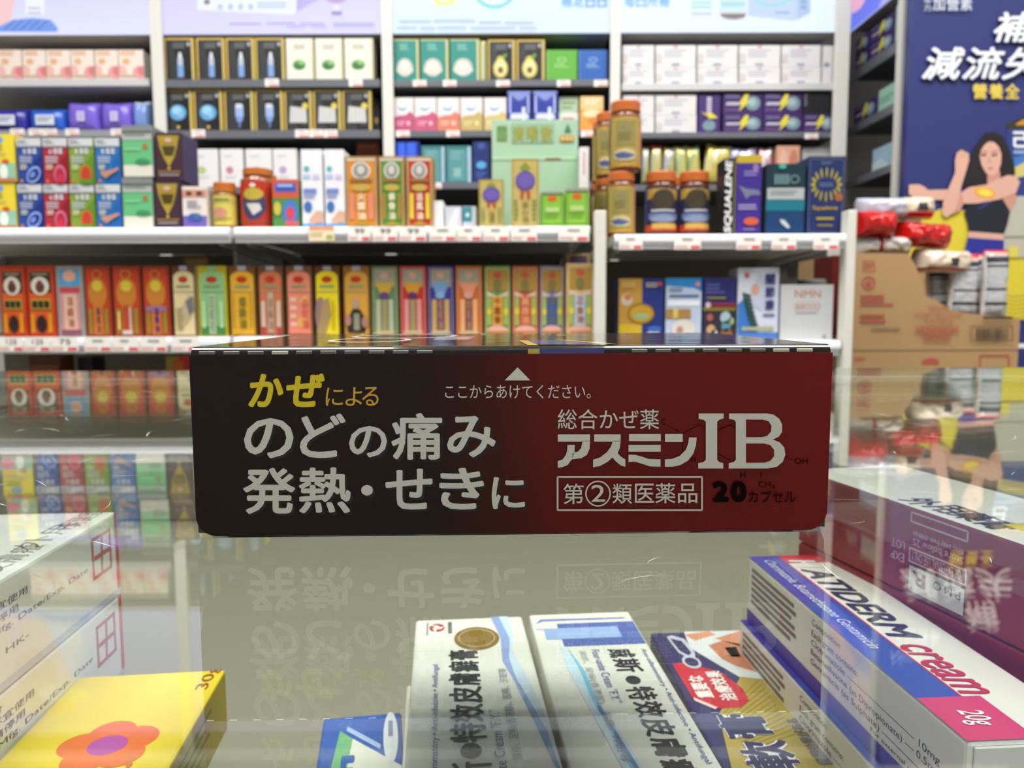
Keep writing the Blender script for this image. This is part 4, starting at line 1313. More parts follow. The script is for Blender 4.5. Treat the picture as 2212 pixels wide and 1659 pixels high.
carton('medicated_oil_box', 'tall gold box with a purple medallion in front of the pale green tray', 'box', 1104, 1165, 343, ZG1, YF, 0.06, '#b9a561', medal('保心油', 1), 'purple medallion oil boxes', side='#a8904c')
def lime(A):
    A.rect(0, 0, 1, 1, '#7fb43a'); A.frame(0.06, 0.06, 0.94, 0.94, 0.04, 0.04, '#5d8a34'); A.ell(0.5, 0.8, 0.22, 0.08, '#cf5a2c'); A.rect(0.2, 0.42, 0.8, 0.56, '#a9c47a'); A.bars(0.15, 0.2, 0.85, 0.4, 2, '#6fa03a', seed=3)
    A.rect(0, 0.94, 1, 1, '#9a9c8c')
for i, (a, b, yt) in enumerate(((1168, 1218, 414), (1221, 1272, 408))):
    carton('balm_box', 'small lime green box on the right end of the middle shelf, %s one' % ('left', 'right')[i], 'box', a, b, yt, ZG1, YF, 0.05, '#7fb43a', lime, 'lime green balm boxes')

# pale green display tray
def tray():
    Y = 1.50
    a, b = at(1062, 300, Y).x, at(1249, 300, Y).x
    W = b - a
    zt, zm = at(1155, 258, Y).z, at(1155, 340, Y).z
    r = empty('display_tray', 'pale green cardboard display tray with gold characters behind the gold medallion boxes', 'display box', ((a + b) / 2, Y, ZG1 + 0.0003))
    H, hm = zt - ZG1, zm - ZG1
    c = M('#9fbfa4', 0.5)
    mb = MB()
    mb.box((-W / 2, 0, 0), (W / 2, 0.16, hm), c, 0.001)
    A = Art(mb, (-W / 2, 0, 0), (W, 0, 0), (0, 0, hm), (0, -1, 0), 0.0003)
    A.rect(0, 0.95, 1, 0.965, '#7d9a82'); A.rect(0.62, 0.96, 0.8, 0.99, '#8d5a44')
    mb.build('tray_body', r)
    mb = MB()
    mb.box((-W / 2, 0.004, hm + 0.0003), (W / 2, 0.007, H), c, 0.0006)
    A = Art(mb, (-W / 2, 0.004, hm), (W, 0, 0), (0, 0, H - hm), (0, -1, 0), 0.0003)
    A.rect(0.06, 0.42, 0.18, 0.84, '#5f8a54'); A.text('山', 0.08, 0.5, 0.16, 0.75, '#9aa85a')
    A.rect(0.23, 0.38, 0.72, 0.9, '#8db094'); A.k += 1
    for i, ch in enumerate('濟喉散'):
        A.text(ch, 0.24 + 0.165 * i, 0.42, 0.375 + 0.165 * i, 0.84, '#9a9a4c', 0.03); A.k -= 1
    A.k += 1
    A.poly([(0.84, 0.68), (0.92, 0.68), (0.88, 0.9)], '#4a7a5c'); A.rect(0.79, 0.42, 0.95, 0.58, '#b98a34')
    for k in range(3):
        A.rect(0.81 + 0.048 * k, 0.45, 0.835 + 0.048 * k, 0.55, '#d9c48c'); A.k -= 1
    mb.build('header_card', r)
tray()
def strip(A):
    A.rect(0.1, 0.12, 0.9, 0.9, '#e9e7ea'); A.rect(0.35, 0.32, 0.6, 0.88, '#dfb3ba')
carton('pill_box', 'slim white box with a pink stripe leaning upright beside the jar stacks', 'box', 1251, 1273, 318, at(1262, 406, 1.47).z, 1.47, 0.03, '#e4e2e4', strip)
bx = MB()
aa, bb = at(1249.5, 400, 1.46).x, at(1275, 400, 1.46).x
bx.box((aa, 1.462, ZG1 + 0.0003), (bb, 1.51, at(1262, 406, 1.47).z), M('#9a8a6a'), 0.001)
A = Art(bx, (aa, 1.462, ZG1), (bb - aa, 0, 0), (0, 0, 0.05), (0, -1, 0), 0.0003)
A.bars(0.15, 0.2, 0.85, 0.8, 3, '#b9a984')
tag(bx.build('pill_box'), 'tan box under the slim pink-striped box, behind the lime green boxes', 'box')

# jar stacks with gold labels
def lab_gold(A):
    A.rect(0, 0, 1, 1, '#a8924c'); A.rect(0.82, 0, 1, 1, '#c98a5c'); A.rect(0.9, 0.3, 1, 1, '#c9707c')
    A.rect(0.25, 0.42, 0.68, 0.92, '#8d8248'); A.text('心', 0.38, 0.72, 0.56, 0.88, '#6f6a74'); A.bars(0.3, 0.5, 0.64, 0.68, 3, '#6f6838', seed=5)
    A.ell(0.45, 0.24, 0.26, 0.12, '#c3b58a'); A.poly([(0.2, 0.26), (0.4, 0.3), (0.7, 0.24), (0.5, 0.16), (0.3, 0.17)], '#4a5684'); A.rect(0, 0, 1, 0.06, '#b98a34'); A.rect(0.0, 0, 0.06, 1, '#6d3a24')
def lab_night(A):
    A.rect(0, 0, 1, 1, '#2c2840'); A.rect(0.08, 0.72, 0.92, 0.96, '#a8893c'); A.ell(0.5, 0.72, 0.26, 0.22, '#3c3426'); A.bars(0.22, 0.42, 0.8, 0.5, 1, '#b9bccb')
    A.rect(0.15, 0.3, 0.9, 0.42, '#5a6f9c'); A.ell(0.5, 0.3, 0.3, 0.08, '#7f8ca8'); A.rect(0.0, 0.02, 1, 0.17, '#b0432c'); A.rect(0.25, 0.08, 0.8, 0.2, '#c9a04c'); A.rect(0, 0.2, 0.1, 1, '#3a4a8c')
gJ = 'gold-labelled jars in the stacks'
AMB = '#7a3f16'
ZR = ZR1
for (x0, x1, ya, yb_, yc, yd, Y, d) in ((1315, 1376, 368, 389, 213, 237, 1.40, 'front stack'), (1287, 1335, 384, 400, 240, 260, 1.53, 'middle stack, behind the front stack'), (1279, 1316, 396, 410, 262, 280, 1.67, 'rear stack, farthest left')):
    _, H = jar('gold-labelled jar with orange cap, bottom of the ' + d, x0, x1, ya, yb_, ZR + 0.0004, Y, AMB, '#b9622a', '#a8924c', gJ, 0.0, lab_gold)
    jar('gold-labelled jar with orange cap, top of the ' + d, x0 + (6 if Y < 1.45 else 2), x1 + (14 if Y < 1.45 else 2), yc, yd, ZR + 0.0008 + H, Y, AMB, '#b9622a', '#a8924c', gJ, 0.0, lab_gold)
for (x0, x1, d) in ((1400, 1469, 'left one'), (1473, 1540, 'right one')):
    jar('dark blue and gold jar with orange cap beside the front jar stack, ' + d, x0, x1, 367, 390, ZR + 0.0004, 1.40, '#5a2c18', '#b9622a', '#2c2840', 'dark blue and gold jars', 0.0, lab_night)
jar('dark amber jar with orange cap standing behind the two dark blue jars', 1432, 1490, 380, 400, ZR + 0.0004, 1.53, '#4a2214', '#b9622a', '#3a1c14', 'dark blue and gold jars')

def squalene(A):
    A.rect(0, 0, 1, 1, '#3c2a84'); A.rect(0, 0.9, 1, 1, '#b9a02c'); A.poly([(0.1, 0.62), (0.4, 0.58), (0.9, 0.56), (0.98, 0.5), (0.6, 0.5), (0.4, 0.45), (0.3, 0.52)], '#6f7690')
    A.ell(0.76, 0.84, 0.12, 0.05, '#8a6f9c'); A.bars(0.3, 0.72, 0.9, 0.8, 2, '#8d7fc0', seed=3); A.bars(0.1, 0.3, 0.85, 0.38, 2, '#a89cc9', seed=4); A.ell(0.62, 0.17, 0.3, 0.05, '#c95a3c'); A.bars(0.3, 0.04, 0.8, 0.08, 1, '#8d7a94')
sq = carton('fish_oil_box', 'violet box with gold top and SQUALENE on its black side, beside the dark jars', 'box', 1590, 1646, 335, ZR, YF, 0.04, '#3c2a84', squalene)
def sq_side():
    H = sq.dimensions.z
    a, b = at(1563, 420, YF).x, at(1589, 420, YF).x
    mb = MB()
    W = b - a - 0.0006
    mb.box((-W / 2, 0, 0), (W / 2, 0.05, H * 0.96), M('#15151a', 0.3), 0.001)
    A = Art(mb, (-W / 2, 0, 0), (W, 0, 0), (0, 0, H), (0, -1, 0), 0.0003)
    A.text('SQUALENE', 0.1, 0.02, 0.78, 0.94, '#e6e8ea', 0.03, 0.15, rot=1)
    A.rect(0.84, 0.0, 1, 0.95, '#6d642c')
    o = mb.build('side_panel', sq, ((a + b) / 2 - sq.location.x, 0.001, 0.0))
    o['label'] = 'black panel with white upright lettering'
sq_side()
def phiol(A):
    A.rect(0, 0, 1, 1, '#16303c'); A.rect(0, 0, 1, 0.5, '#173a64'); A.rect(0, 0.34, 1, 0.5, '#1d6f80'); A.rect(0.02, 0.5, 0.98, 0.66, '#aab0b2'); A.bars(0.1, 0.54, 0.85, 0.62, 2, '#7d8488', seed=3)
    A.ell(0.4, 0.96, 0.1, 0.03, '#3fae9c'); A.ring(0.72, 0.78, 0.12, 0.06, 0.03, 0.016, '#6d8f8e')
    for k in range(5):
        A.rect(0.2 + 0.08 * k, 0.71, 0.25 + 0.08 * k, 0.85, '#6f8f92'); A.k -= 1
    A.k += 1
    A.poly([(0.36, 0.22), (0.5, 0.2), (0.64, 0.1), (0.56, 0.09), (0.4, 0.16)], '#b9c4c9')
carton('fish_oil_box', 'dark teal box with a pale band, between the violet box and the navy gold box', 'box', 1655, 1740, 354, ZR, YF, 0.06, '#16303c', phiol)
def wreath(A):
    A.rect(0, 0, 1, 1, '#1d2c5c'); A.frame(0.04, 0.02, 0.96, 0.97, 0.012, 0.007, '#6d7484')
    for k in range(16):
        t = 2 * math.pi * k / 16
        A.ell(0.5 + 0.36 * math.cos(t), 0.64 + 0.155 * math.sin(t), 0.07, 0.025, '#a89a34', n=8, rot=t); A.k -= 1
    A.k += 1
    A.bars(0.3, 0.6, 0.7, 0.66, 2, '#5d6f9c', seed=4); A.ell(0.84, 0.48, 0.11, 0.055, '#9a5a34')
    A.text('Squalene', 0.14, 0.3, 0.82, 0.37, '#b9a03c', 0.01); A.bars(0.25, 0.16, 0.75, 0.22, 1, '#a8923c'); A.bars(0.28, 0.08, 0.72, 0.13, 1, '#7d7442'); A.bars(0.34, 0.88, 0.66, 0.93, 2, '#5a668c')
carton('fish_oil_box', 'navy box with a gold wreath at the right end of the jar shelf', 'box', 1745, 1826, 338, ZR, YF, 0.06, '#1d2c5c', wreath, side='#2a3560')

# ---- middle shelf: medicated oil cartons
def portrait(A):
    A.rect(0, 0, 1, 1, '#b93a1c'); A.rect(0.08, 0.05, 0.9, 0.94, '#cf5a22'); A.rect(0.1, 0.62, 0.88, 0.92, '#3c3420'); A.bars(0.2, 0.84, 0.8, 0.9, 1, '#8d8668')
    A.ell(0.48, 0.72, 0.33, 0.13, '#d9d2c4'); A.ell(0.48, 0.7, 0.17, 0.08, '#5d3a2c'); A.ell(0.48, 0.76, 0.1, 0.04, '#6d4434')
    A.rect(0.14, 0.39, 0.84, 0.53, '#b9a23c'); A.k += 1
    for k in range(3):
        A.rect(0.17 + 0.22 * k, 0.41, 0.36 + 0.22 * k, 0.51, '#2c2a1c'); A.k -= 1
    A.k += 1
    A.ell(0.48, 0.18, 0.19, 0.125, '#2c1c14'); A.rect(0.1, 0.06, 0.24, 0.33, '#cf8a1c'); A.rect(0.74, 0.06, 0.88, 0.33, '#cf8a1c')
def blue_head(A):
    A.rect(0, 0, 1, 1, '#9a938c'); A.rect(0.12, 0.72, 0.88, 0.95, '#4f9ac9'); A.ell(0.5, 0.86, 0.24, 0.08, '#d9a486'); A.rect(0.12, 0.62, 0.88, 0.7, '#b9414c')
    A.rect(0.14, 0.06, 0.86, 0.62, '#c98a8c'); A.rect(0.26, 0.1, 0.74, 0.6, '#d6b39a'); A.col('活絡油', 0.38, 0.12, 0.62, 0.58, '#a8462c', 0.02); A.rect(0.12, 0.03, 0.88, 0.1, '#8d4a64')
def red_gold(v):
    def art(A):
        A.rect(0, 0, 1, 1, '#8d3a22'); A.rect(0.05, 0.02, 0.92, 0.96, '#b9391f'); A.ell(0.48, 0.62, 0.36, 0.22, '#b9772a'); A.ell(0.48, 0.72, 0.2, 0.08, '#c9b23c'); A.ring(0.48, 0.88, 0.2, 0.07, 0.06, 0.02, '#b9772a')
        A.rect(0.1, 0.04, 0.25, 0.4, '#8d7a2c'); A.rect(0.72, 0.04, 0.87, 0.4, '#8d7a2c'); A.rect(0.3, 0.03, 0.67, 0.44, '#c96f2a')
        if v == 0:
            A.col('驅風油', 0.4, 0.05, 0.58, 0.42, '#5d4a54', 0.02)
        elif v == 1:
            A.rect(0.34, 0.06, 0.62, 0.44, '#a8452a'); A.rect(0.56, 0.05, 0.64, 0.42, '#b9a9a0'); A.rect(0.3, 0.03, 0.66, 0.09, '#c9b9b0'); A.rect(0.15, 0.1, 0.24, 0.36, '#d6c46c')
        else:
            A.rect(0.1, 0.36, 0.87, 0.43, '#8d6a8c'); A.col('追風油', 0.4, 0.05, 0.6, 0.42, '#3c3474', 0.03)
    return art
def bottle_face(c, c2, t, kind):
    def art(A):
        A.rect(0, 0, 1, 1, c2); A.k += 0
        n = 10
        pts = [(0.06, 0.02), (0.92, 0.02), (0.92, 0.84)] + [(0.49 + 0.43 * math.cos(q * math.pi / n), 0.84 + 0.09 * math.sin(q * math.pi / n)) for q in range(1, n)] + [(0.06, 0.84)]
        A.poly(pts, c); A.rect(0.34, 0.94, 0.66, 1.0, '#a9a8b4' if kind != 'g' else c)
        A.ell(0.48, 0.81, 0.2, 0.045, '#b9341c'); A.bars(0.2, 0.66, 0.8, 0.73, 1, '#7d9468'); A.line(0.1, 0.64, 0.9, 0.64, 0.012, '#8fa07a')
        if kind == 'ink':
            A.poly([(0.45, 0.45), (0.7, 0.6), (0.9, 0.55), (0.85, 0.35), (0.6, 0.2), (0.3, 0.12), (0.2, 0.35)], '#b9a985'); A.poly([(0.55, 0.5), (0.88, 0.58), (0.9, 0.36), (0.7, 0.3)], '#6d6f70'); A.bars(0.15, 0.06, 0.5, 0.4, 7, '#a3946c', seed=2)
        elif kind == 'g':
            A.rect(0.06, 0.02, 0.92, 0.14, '#3f7f3c'); A.rect(0.36, 0.03, 0.6, 0.6, '#a9b99a'); A.rect(0.12, 0.12, 0.24, 0.5, '#a9d09a'); A.rect(0.74, 0.12, 0.86, 0.5, '#a9d09a'); A.col(t, 0.4, 0.05, 0.56, 0.58, '#7f9a7a', 0.01)
        elif kind == 'y':
            A.col(t, 0.36, 0.1, 0.62, 0.58, '#7d7430', 0.03); A.bars(0.12, 0.1, 0.2, 0.6, 12, '#a8862c', seed=2); A.bars(0.78, 0.1, 0.86, 0.6, 12, '#a8862c', seed=3)
        elif kind == 's':
            A.rect(0.1, 0.12, 0.26, 0.5, '#c9b9a4'); A.rect(0.72, 0.12, 0.88, 0.5, '#c9b9a4'); A.rect(0.38, 0.05, 0.6, 0.62, '#b9a890'); A.rect(0.06, 0.02, 0.26, 0.13, '#a84438'); A.rect(0.72, 0.02, 0.92, 0.13, '#a84438'); A.col(t, 0.42, 0.08, 0.56, 0.56, '#8d6a58', 0.01)
        elif kind == 'p':
            A.rect(0.1, 0.04, 0.88, 0.6, '#e0836a'); A.bars(0.14, 0.08, 0.4, 0.55, 4, '#d9b9a0', seed=4); A.ell(0.6, 0.2, 0.2, 0.08, '#e0a25a'); A.ell(0.7, 0.5, 0.15, 0.06, '#d9b85a'); A.col(t, 0.6, 0.1, 0.84, 0.55, '#cf5a4a', 0.02)
        elif kind == 'o':
            A.ell(0.22, 0.3, 0.22, 0.26, '#8d7470'); A.poly([(0.06, 0.02), (0.4, 0.02), (0.62, 0.3), (0.55, 0.55), (0.3, 0.5)], '#a48a5c'); A.bars(0.66, 0.06, 0.8, 0.5, 10, '#b9a41c', seed=2)
        elif kind == 'm':
            A.ell(0.46, 0.46, 0.12, 0.07, '#a89484'); A.poly([(0.14, 0.04), (0.8, 0.04), (0.9, 0.2), (0.62, 0.38), (0.34, 0.38), (0.08, 0.2)], '#2c2622'); A.rect(0.38, 0.08, 0.6, 0.32, '#8d8a74'); A.ell(0.16, 0.22, 0.12, 0.08, '#a87a6c'); A.ell(0.8, 0.2, 0.12, 0.08, '#a87a6c')
    return art
def saint(fr, band, colm, gem, t=None):
    def art(A):
        A.rect(0, 0, 1, 1, fr); A.frame(0.05, 0.02, 0.95, 0.97, 0.02, 0.008, '#b9a98c'); A.rect(0.12, 0.7, 0.88, 0.95, '#a8937c'); A.ell(0.48, 0.85, 0.3, 0.1, '#8f9a86'); A.ell(0.48, 0.87, 0.15, 0.05, '#d09a86')
        A.poly([(0.14, 0.76), (0.84, 0.76), (0.66, 0.6), (0.32, 0.6)], band); A.ell(0.48, 0.58, 0.18, 0.05, gem)
        A.rect(0.16, 0.06, 0.34, 0.52, colm); A.rect(0.64, 0.06, 0.82, 0.52, colm); A.rect(0.38, 0.06, 0.6, 0.52, '#94895c' if not t else '#7d4a6c')
        if t:
            A.col(t, 0.4, 0.08, 0.58, 0.52, '#b08a3c', 0.02)
        A.rect(0.14, 0.02, 0.84, 0.07, '#b9a97a')
    return art
def saint2(fr, ctr, t, tc):
    def art(A):
        A.rect(0, 0, 1, 1, fr); A.frame(0.04, 0.02, 0.96, 0.97, 0.03, 0.012, '#cfae7c'); A.rect(0.1, 0.64, 0.9, 0.94, '#a8853c'); A.ell(0.5, 0.87, 0.16, 0.05, '#b9543c'); A.ell(0.5, 0.72, 0.16, 0.09, '#7d7440')
        A.poly([(0.1, 0.64), (0.5, 0.56), (0.9, 0.64), (0.9, 0.56), (0.1, 0.56)], '#d6c0a8'); A.rect(0.1, 0.14, 0.26, 0.55, '#9ab05a'); A.rect(0.74, 0.14, 0.9, 0.55, '#9ab05a'); A.ell(0.18, 0.34, 0.09, 0.05, '#d9c83c'); A.ell(0.82, 0.34, 0.09, 0.05, '#d9c83c')
        A.rect(0.3, 0.14, 0.7, 0.56, ctr); A.col(t, 0.36, 0.16, 0.64, 0.55, tc, 0.03); A.ell(0.5, 0.08, 0.4, 0.06, '#d6a494'); A.rect(0.14, 0.02, 0.86, 0.06, '#b9703c')
    return art
row = [
    (0, 55, '#b93a1c', portrait, 'orange-red oil box with a black and white portrait, left one of the pair'),
    (58, 118, '#b93a1c', portrait, 'orange-red oil box with a black and white portrait, right one of the pair'),
    (121, 180, '#9a938c', blue_head, 'grey oil box with a blue top and pink column'),
    (183, 239, '#8d3a22', red_gold(0), 'red and gold oil box beside the grey blue-topped box'),
    (243, 304, '#8d3a22', red_gold(1), 'red and gold oil box with pale bottle shape, middle of the three'),
    (308, 366, '#8d3a22', red_gold(2), 'red and gold oil box with dark blue lettering, right of the red three'),
    (371, 423, '#d6c596', bottle_face('#d6c596', '#5d3a1c', '', 'ink'), 'cream bottle-shaped label box with an ink drawing'),
    (427, 490, '#b9a51c', bottle_face('#86b97c', '#b9a51c', '正紅花', 'g'), 'green bottle-shaped label box framed in yellow'),
    (494, 553, '#6d4a1c', bottle_face('#dba52c', '#6d4a1c', '蟻酸油', 'y'), 'yellow bottle-shaped label box beside the green one'),
    (557, 612, '#6d4a2c', bottle_face('#c9714c', '#6d4a2c', '活絡油', 's'), 'brownish salmon bottle-shaped label box with pale columns'),
    (617, 675, '#6d4a2c', bottle_face('#e08468', '#6d4a2c', '跌打油', 'p'), 'pink salmon bottle-shaped label box'),
    (679, 735, '#5d3a1c', bottle_face('#e3cf1c', '#5d3a1c', '', 'o'), 'bright yellow bottle-shaped label box with an old figure'),
    (741, 799, '#7d5a1c', bottle_face('#cf9a3c', '#8d5f22', '', 'm'), 'ochre bottle-shaped label box with a dark robed figure'),
    (802, 860, '#5a7f54', saint('#5a7f54', '#c09a34', '#a8b094', '#5d3a7c'), 'green framed oil box with pale columns'),
    (863, 921, '#b9322c', saint('#b9322c', '#c9902c', '#cf8a86', '#5d2c6c'), 'red framed oil box with pale pink columns'),
    (923, 981, '#3a3784', saint('#3a3784', '#6f93c0', '#c09a5c', '#7fa4c9', '紅花油'), 'indigo framed oil box with gold columns'),
    (984, 1042, '#c0652c', saint('#c0652c', '#d98a6c', '#e0a46a', '#d09a86', '白花油'), 'orange framed oil box with peach columns'),
    (1046, 1103, '#6d9a54', saint2('#6d9a54', '#d6a03c', '千里香', '#8d4a2c'), 'green edged oil box with a yellow column'),
    (1106, 1163, '#b9543c', saint2('#b9543c', '#cf5a44', '萬應油', '#d6a06c'), 'vermilion edged oil box with a red column'),
    (1166, 1219, '#5d5f8c', saint2('#7d7f94', '#3f5a9c', '保心油', '#6d6a3c'), 'blue-grey edged oil box with a blue column'),
]
for (a, b, c, art, d) in row:
    carton('medicated_oil_box', d + ', lower row', 'box', a, b, 575, ZG2, YF, 0.05, c, art, 'medicated oil boxes on the lower shelf row')
carton('medicated_oil_box', 'cream edged oil box with a pale blue column at the right end of the row', 'box', 1223, 1283, 569, ZG2, 1.375, 0.05, '#cfb47c',
       saint2('#cfb47c', '#a9c4d6', '正金油', '#b05a2c'), 'medicated oil boxes on the lower shelf row')
carton('medicated_oil_box', 'gold box peeping over the cream bottle-shaped label box', 'box', 398, 452, 556, ZG2, 1.46, 0.05, '#94783c', lambda A: A.rect(0.1, 0.9, 0.9, 0.97, '#b29a5c'))
carton('medicated_oil_box', 'tan box with dark violet panel peeping over the cream edged oil box', 'box', 1222, 1276, 548, ZG2, 1.45, 0.05, '#b9985c', lambda A: A.rect(0.14, 0.86, 0.86, 0.97, '#5a4a6c'))
# boxes on the third shelf, mostly below the counter line
def tin(A):
    A.rect(0.05, 0.05, 0.95, 0.9, '#6d3f1c'); A.ell(0.5, 0.6, 0.3, 0.2, '#8d5a24'); A.bars(0.2, 0.2, 0.8, 0.4, 2, '#8a6a3a', seed=1)
carton('tea_box', 'dark brown box on the third shelf, left of centre under the price tags', 'box', 62, 130, 769, ZG3, YF + 0.06, 0.05, '#4a2a14', tin)
carton('tea_box', 'black box on the third shelf beside the dark brown box', 'box', 168, 200, 772, ZG3, YF + 0.1, 0.05, '#1c1a18', lambda A: A.rect(0.1, 0.1, 0.9, 0.85, '#25221f'))
carton('tea_box', 'yellow and red box on the third shelf just left of the big cold medicine carton', 'box', 358, 414, 770, ZG3, YF + 0.05, 0.05, '#8d7a1c', lambda A: (A.rect(0.5, 0, 1, 1, '#b0241c'), A.rect(0.3, 0.6, 0.7, 0.95, '#b0581c')))

# ---- right unit, lower shelf
def gold_navy(A):
    A.rect(0, 0, 1, 1, '#27357c'); A.rect(0, 0, 0.52, 1, '#b98f3c'); A.rect(0, 0, 0.52, 0.26, '#c9a92c'); A.ell(0.18, 0.66, 0.13, 0.1, '#c9b9a9'); A.ell(0.2, 0.7, 0.08, 0.05, '#c97a4a')
    A.ell(0.5, 0.43, 0.3, 0.17, '#8d6f24'); A.ell(0.5, 0.43, 0.26, 0.14, '#bd9430'); A.ell(0.5, 0.39, 0.18, 0.04, '#8fb08c'); A.bars(0.6, 0.84, 0.95, 0.93, 2, '#b9b4a4', seed=2); A.rect(0.86, 0.88, 0.95, 0.94, '#c24a54')
    A.ell(0.78, 0.05, 0.2, 0.1, '#c9c7c0'); A.ell(0.8, 0.18, 0.16, 0.05, '#3f64b4'); A.bars(0.06, 0.84, 0.4, 0.94, 3, '#cfb070', seed=3)
carton('supplement_box', 'half gold, half navy supplement box at the left of the right unit lower shelf', 'box', 1336, 1434, 602, ZR2, YF, 0.06, '#27357c', gold_navy)
def blue_top(A):
    A.rect(0, 0, 1, 1, '#b9c9e0'); A.poly([(0, 1), (1, 1), (1, 0.78), (0.8, 0.84), (0, 0.88)], '#2f8ad0'); A.bars(0.1, 0.76, 0.6, 0.84, 2, '#5d6f9c', seed=2); A.rect(0.05, 0.55, 0.95, 0.64, '#e6ecf4'); A.bars(0.1, 0.66, 0.95, 0.73, 1, '#4a5f94')
    A.rect(0, 0.35, 0.7, 0.5, '#a8804c'); A.rect(0.2, 0.35, 0.34, 0.5, '#d6bc5c'); A.ell(0.5, 0.18, 0.34, 0.16, '#d6d2c9'); A.ell(0.4, 0.16, 0.1, 0.06, '#b98a74'); A.ell(0.88, 0.9, 0.06, 0.04, '#d98a94')
carton('supplement_box', 'pale blue supplement box with a bright blue top corner', 'box', 1438, 1516, 601, ZR2, YF, 0.06, '#b9c9e0', blue_top)
def navy_beans(A):
    A.rect(0, 0, 1, 1, '#2c2f6c'); A.rect(0, 0, 1, 0.46, '#34303c'); A.rect(0, 0.47, 1, 0.52, '#8d7a24'); A.rect(0.2, 0.54, 1, 0.6, '#8d2c3c'); A.bars(0.08, 0.72, 0.65, 0.9, 3, '#5d64a4', seed=2); A.bars(0.1, 0.63, 0.7, 0.69, 1, '#8d8434')
    for (x, y, r_, c) in ((0.2, 0.36, 0.1, '#a8605c'), (0.68, 0.36, 0.16, '#a9c0c9'), (0.85, 0.3, 0.1, '#8fae74'), (0.7, 0.22, 0.14, '#5a93a8'), (0.24, 0.16, 0.14, '#c0a070'), (0.34, 0.1, 0.1, '#c4cad4'), (0.72, 0.06, 0.2, '#8d5a34'), (0.14, 0.56, 0.08, '#d0c4c4')):
        A.ell(x, y, r_, r_ * 0.62, c, n=14); A.k -= 1
carton('supplement_box', 'navy supplement box with round coloured shapes, middle of the lower shelf', 'box', 1519, 1591, 600, ZR2, YF, 0.06, '#2c2f6c', navy_beans)
def spine(A):
    A.rect(0, 0, 1, 1, '#d3dbea'); A.poly([(0, 0), (0.55, 0), (0.4, 0.3), (0.2, 0.6), (0, 0.5)], '#3f7ac8'); A.rect(0, 0, 1, 0.1, '#4f7ac0'); A.poly([(0.3, 0.5), (0.5, 0.95), (0.7, 0.7), (0.6, 0.4)], '#c3cbe2'); A.ell(0.42, 0.7, 0.1, 0.08, '#d9a48c')
    for k in range(9):
        t = k / 8
        x = 0.18 + 0.22 * t ** 1.3
        A.poly([(x - 0.08, 0.66 - 0.46 * t), (x + 0.13, 0.63 - 0.46 * t), (x + 0.14, 0.59 - 0.46 * t), (x - 0.07, 0.615 - 0.46 * t)], '#2f5348'); A.k -= 1
    A.k += 1
    A.col('關節康', 0.66, 0.4, 0.9, 0.93, '#3a3c7c', 0.03); A.bars(0.62, 0.3, 0.92, 0.36, 1, '#5d5f8c'); A.rect(0.1, 0.13, 0.9, 0.18, '#a9b08c'); A.ell(0.2, 0.9, 0.06, 0.03, '#c24a4a')
carton('supplement_box', 'tall white and blue supplement box with a dark green spine', 'box', 1594, 1683, 579, ZR2, YF - 0.003, 0.06, '#d3dbea', spine)
def nmn(A):
    A.rect(0, 0, 1, 1, '#c9cbcd'); A.text('NMN', 0.26, 0.76, 0.76, 0.9, '#c0886c', 0.01); A.text('88000', 0.27, 0.54, 0.76, 0.66, '#c79f8c', -0.005); A.bars(0.28, 0.46, 0.72, 0.5, 1, '#a9a4a4'); A.rect(0.28, 0.7, 0.74, 0.705, '#c0a494'); A.rect(0.82, 0.03, 0.88, 0.08, '#8d8f92')
carton('supplement_box', 'pale grey box reading NMN at the right end of the lower shelf', 'box', 1686, 1800, 615, ZR2, YF - 0.006, 0.06, '#c9cbcd', nmn)
mb = MB()
R_ = 0.03
mb.lathe([(R_, 0), (R_, 0.09), (R_ * 0.97, 0.094), (R_ * 0.9, 0.096)], M('#8d908a', 0.3))
mb.lathe([(R_ * 0.92, 0.0965), (R_ * 0.92, 0.112), (R_ * 0.86, 0.114)], M('#6f726d', 0.35))
p = at(1752, 640, 1.56)
tag(mb.build('canister', None, (p.x, 1.56, ZR2 + 0.0005)), 'plain grey canister behind the pale grey NMN box', 'canister')
carton('supplement_box', 'dark red box standing in shade behind the right end of the pale grey NMN box', 'box', 1797, 1817, 552, ZR2, 1.62, 0.1, '#5c1a18', lambda A: A.rect(0.1, 0.1, 0.9, 0.9, '#641d1b'))

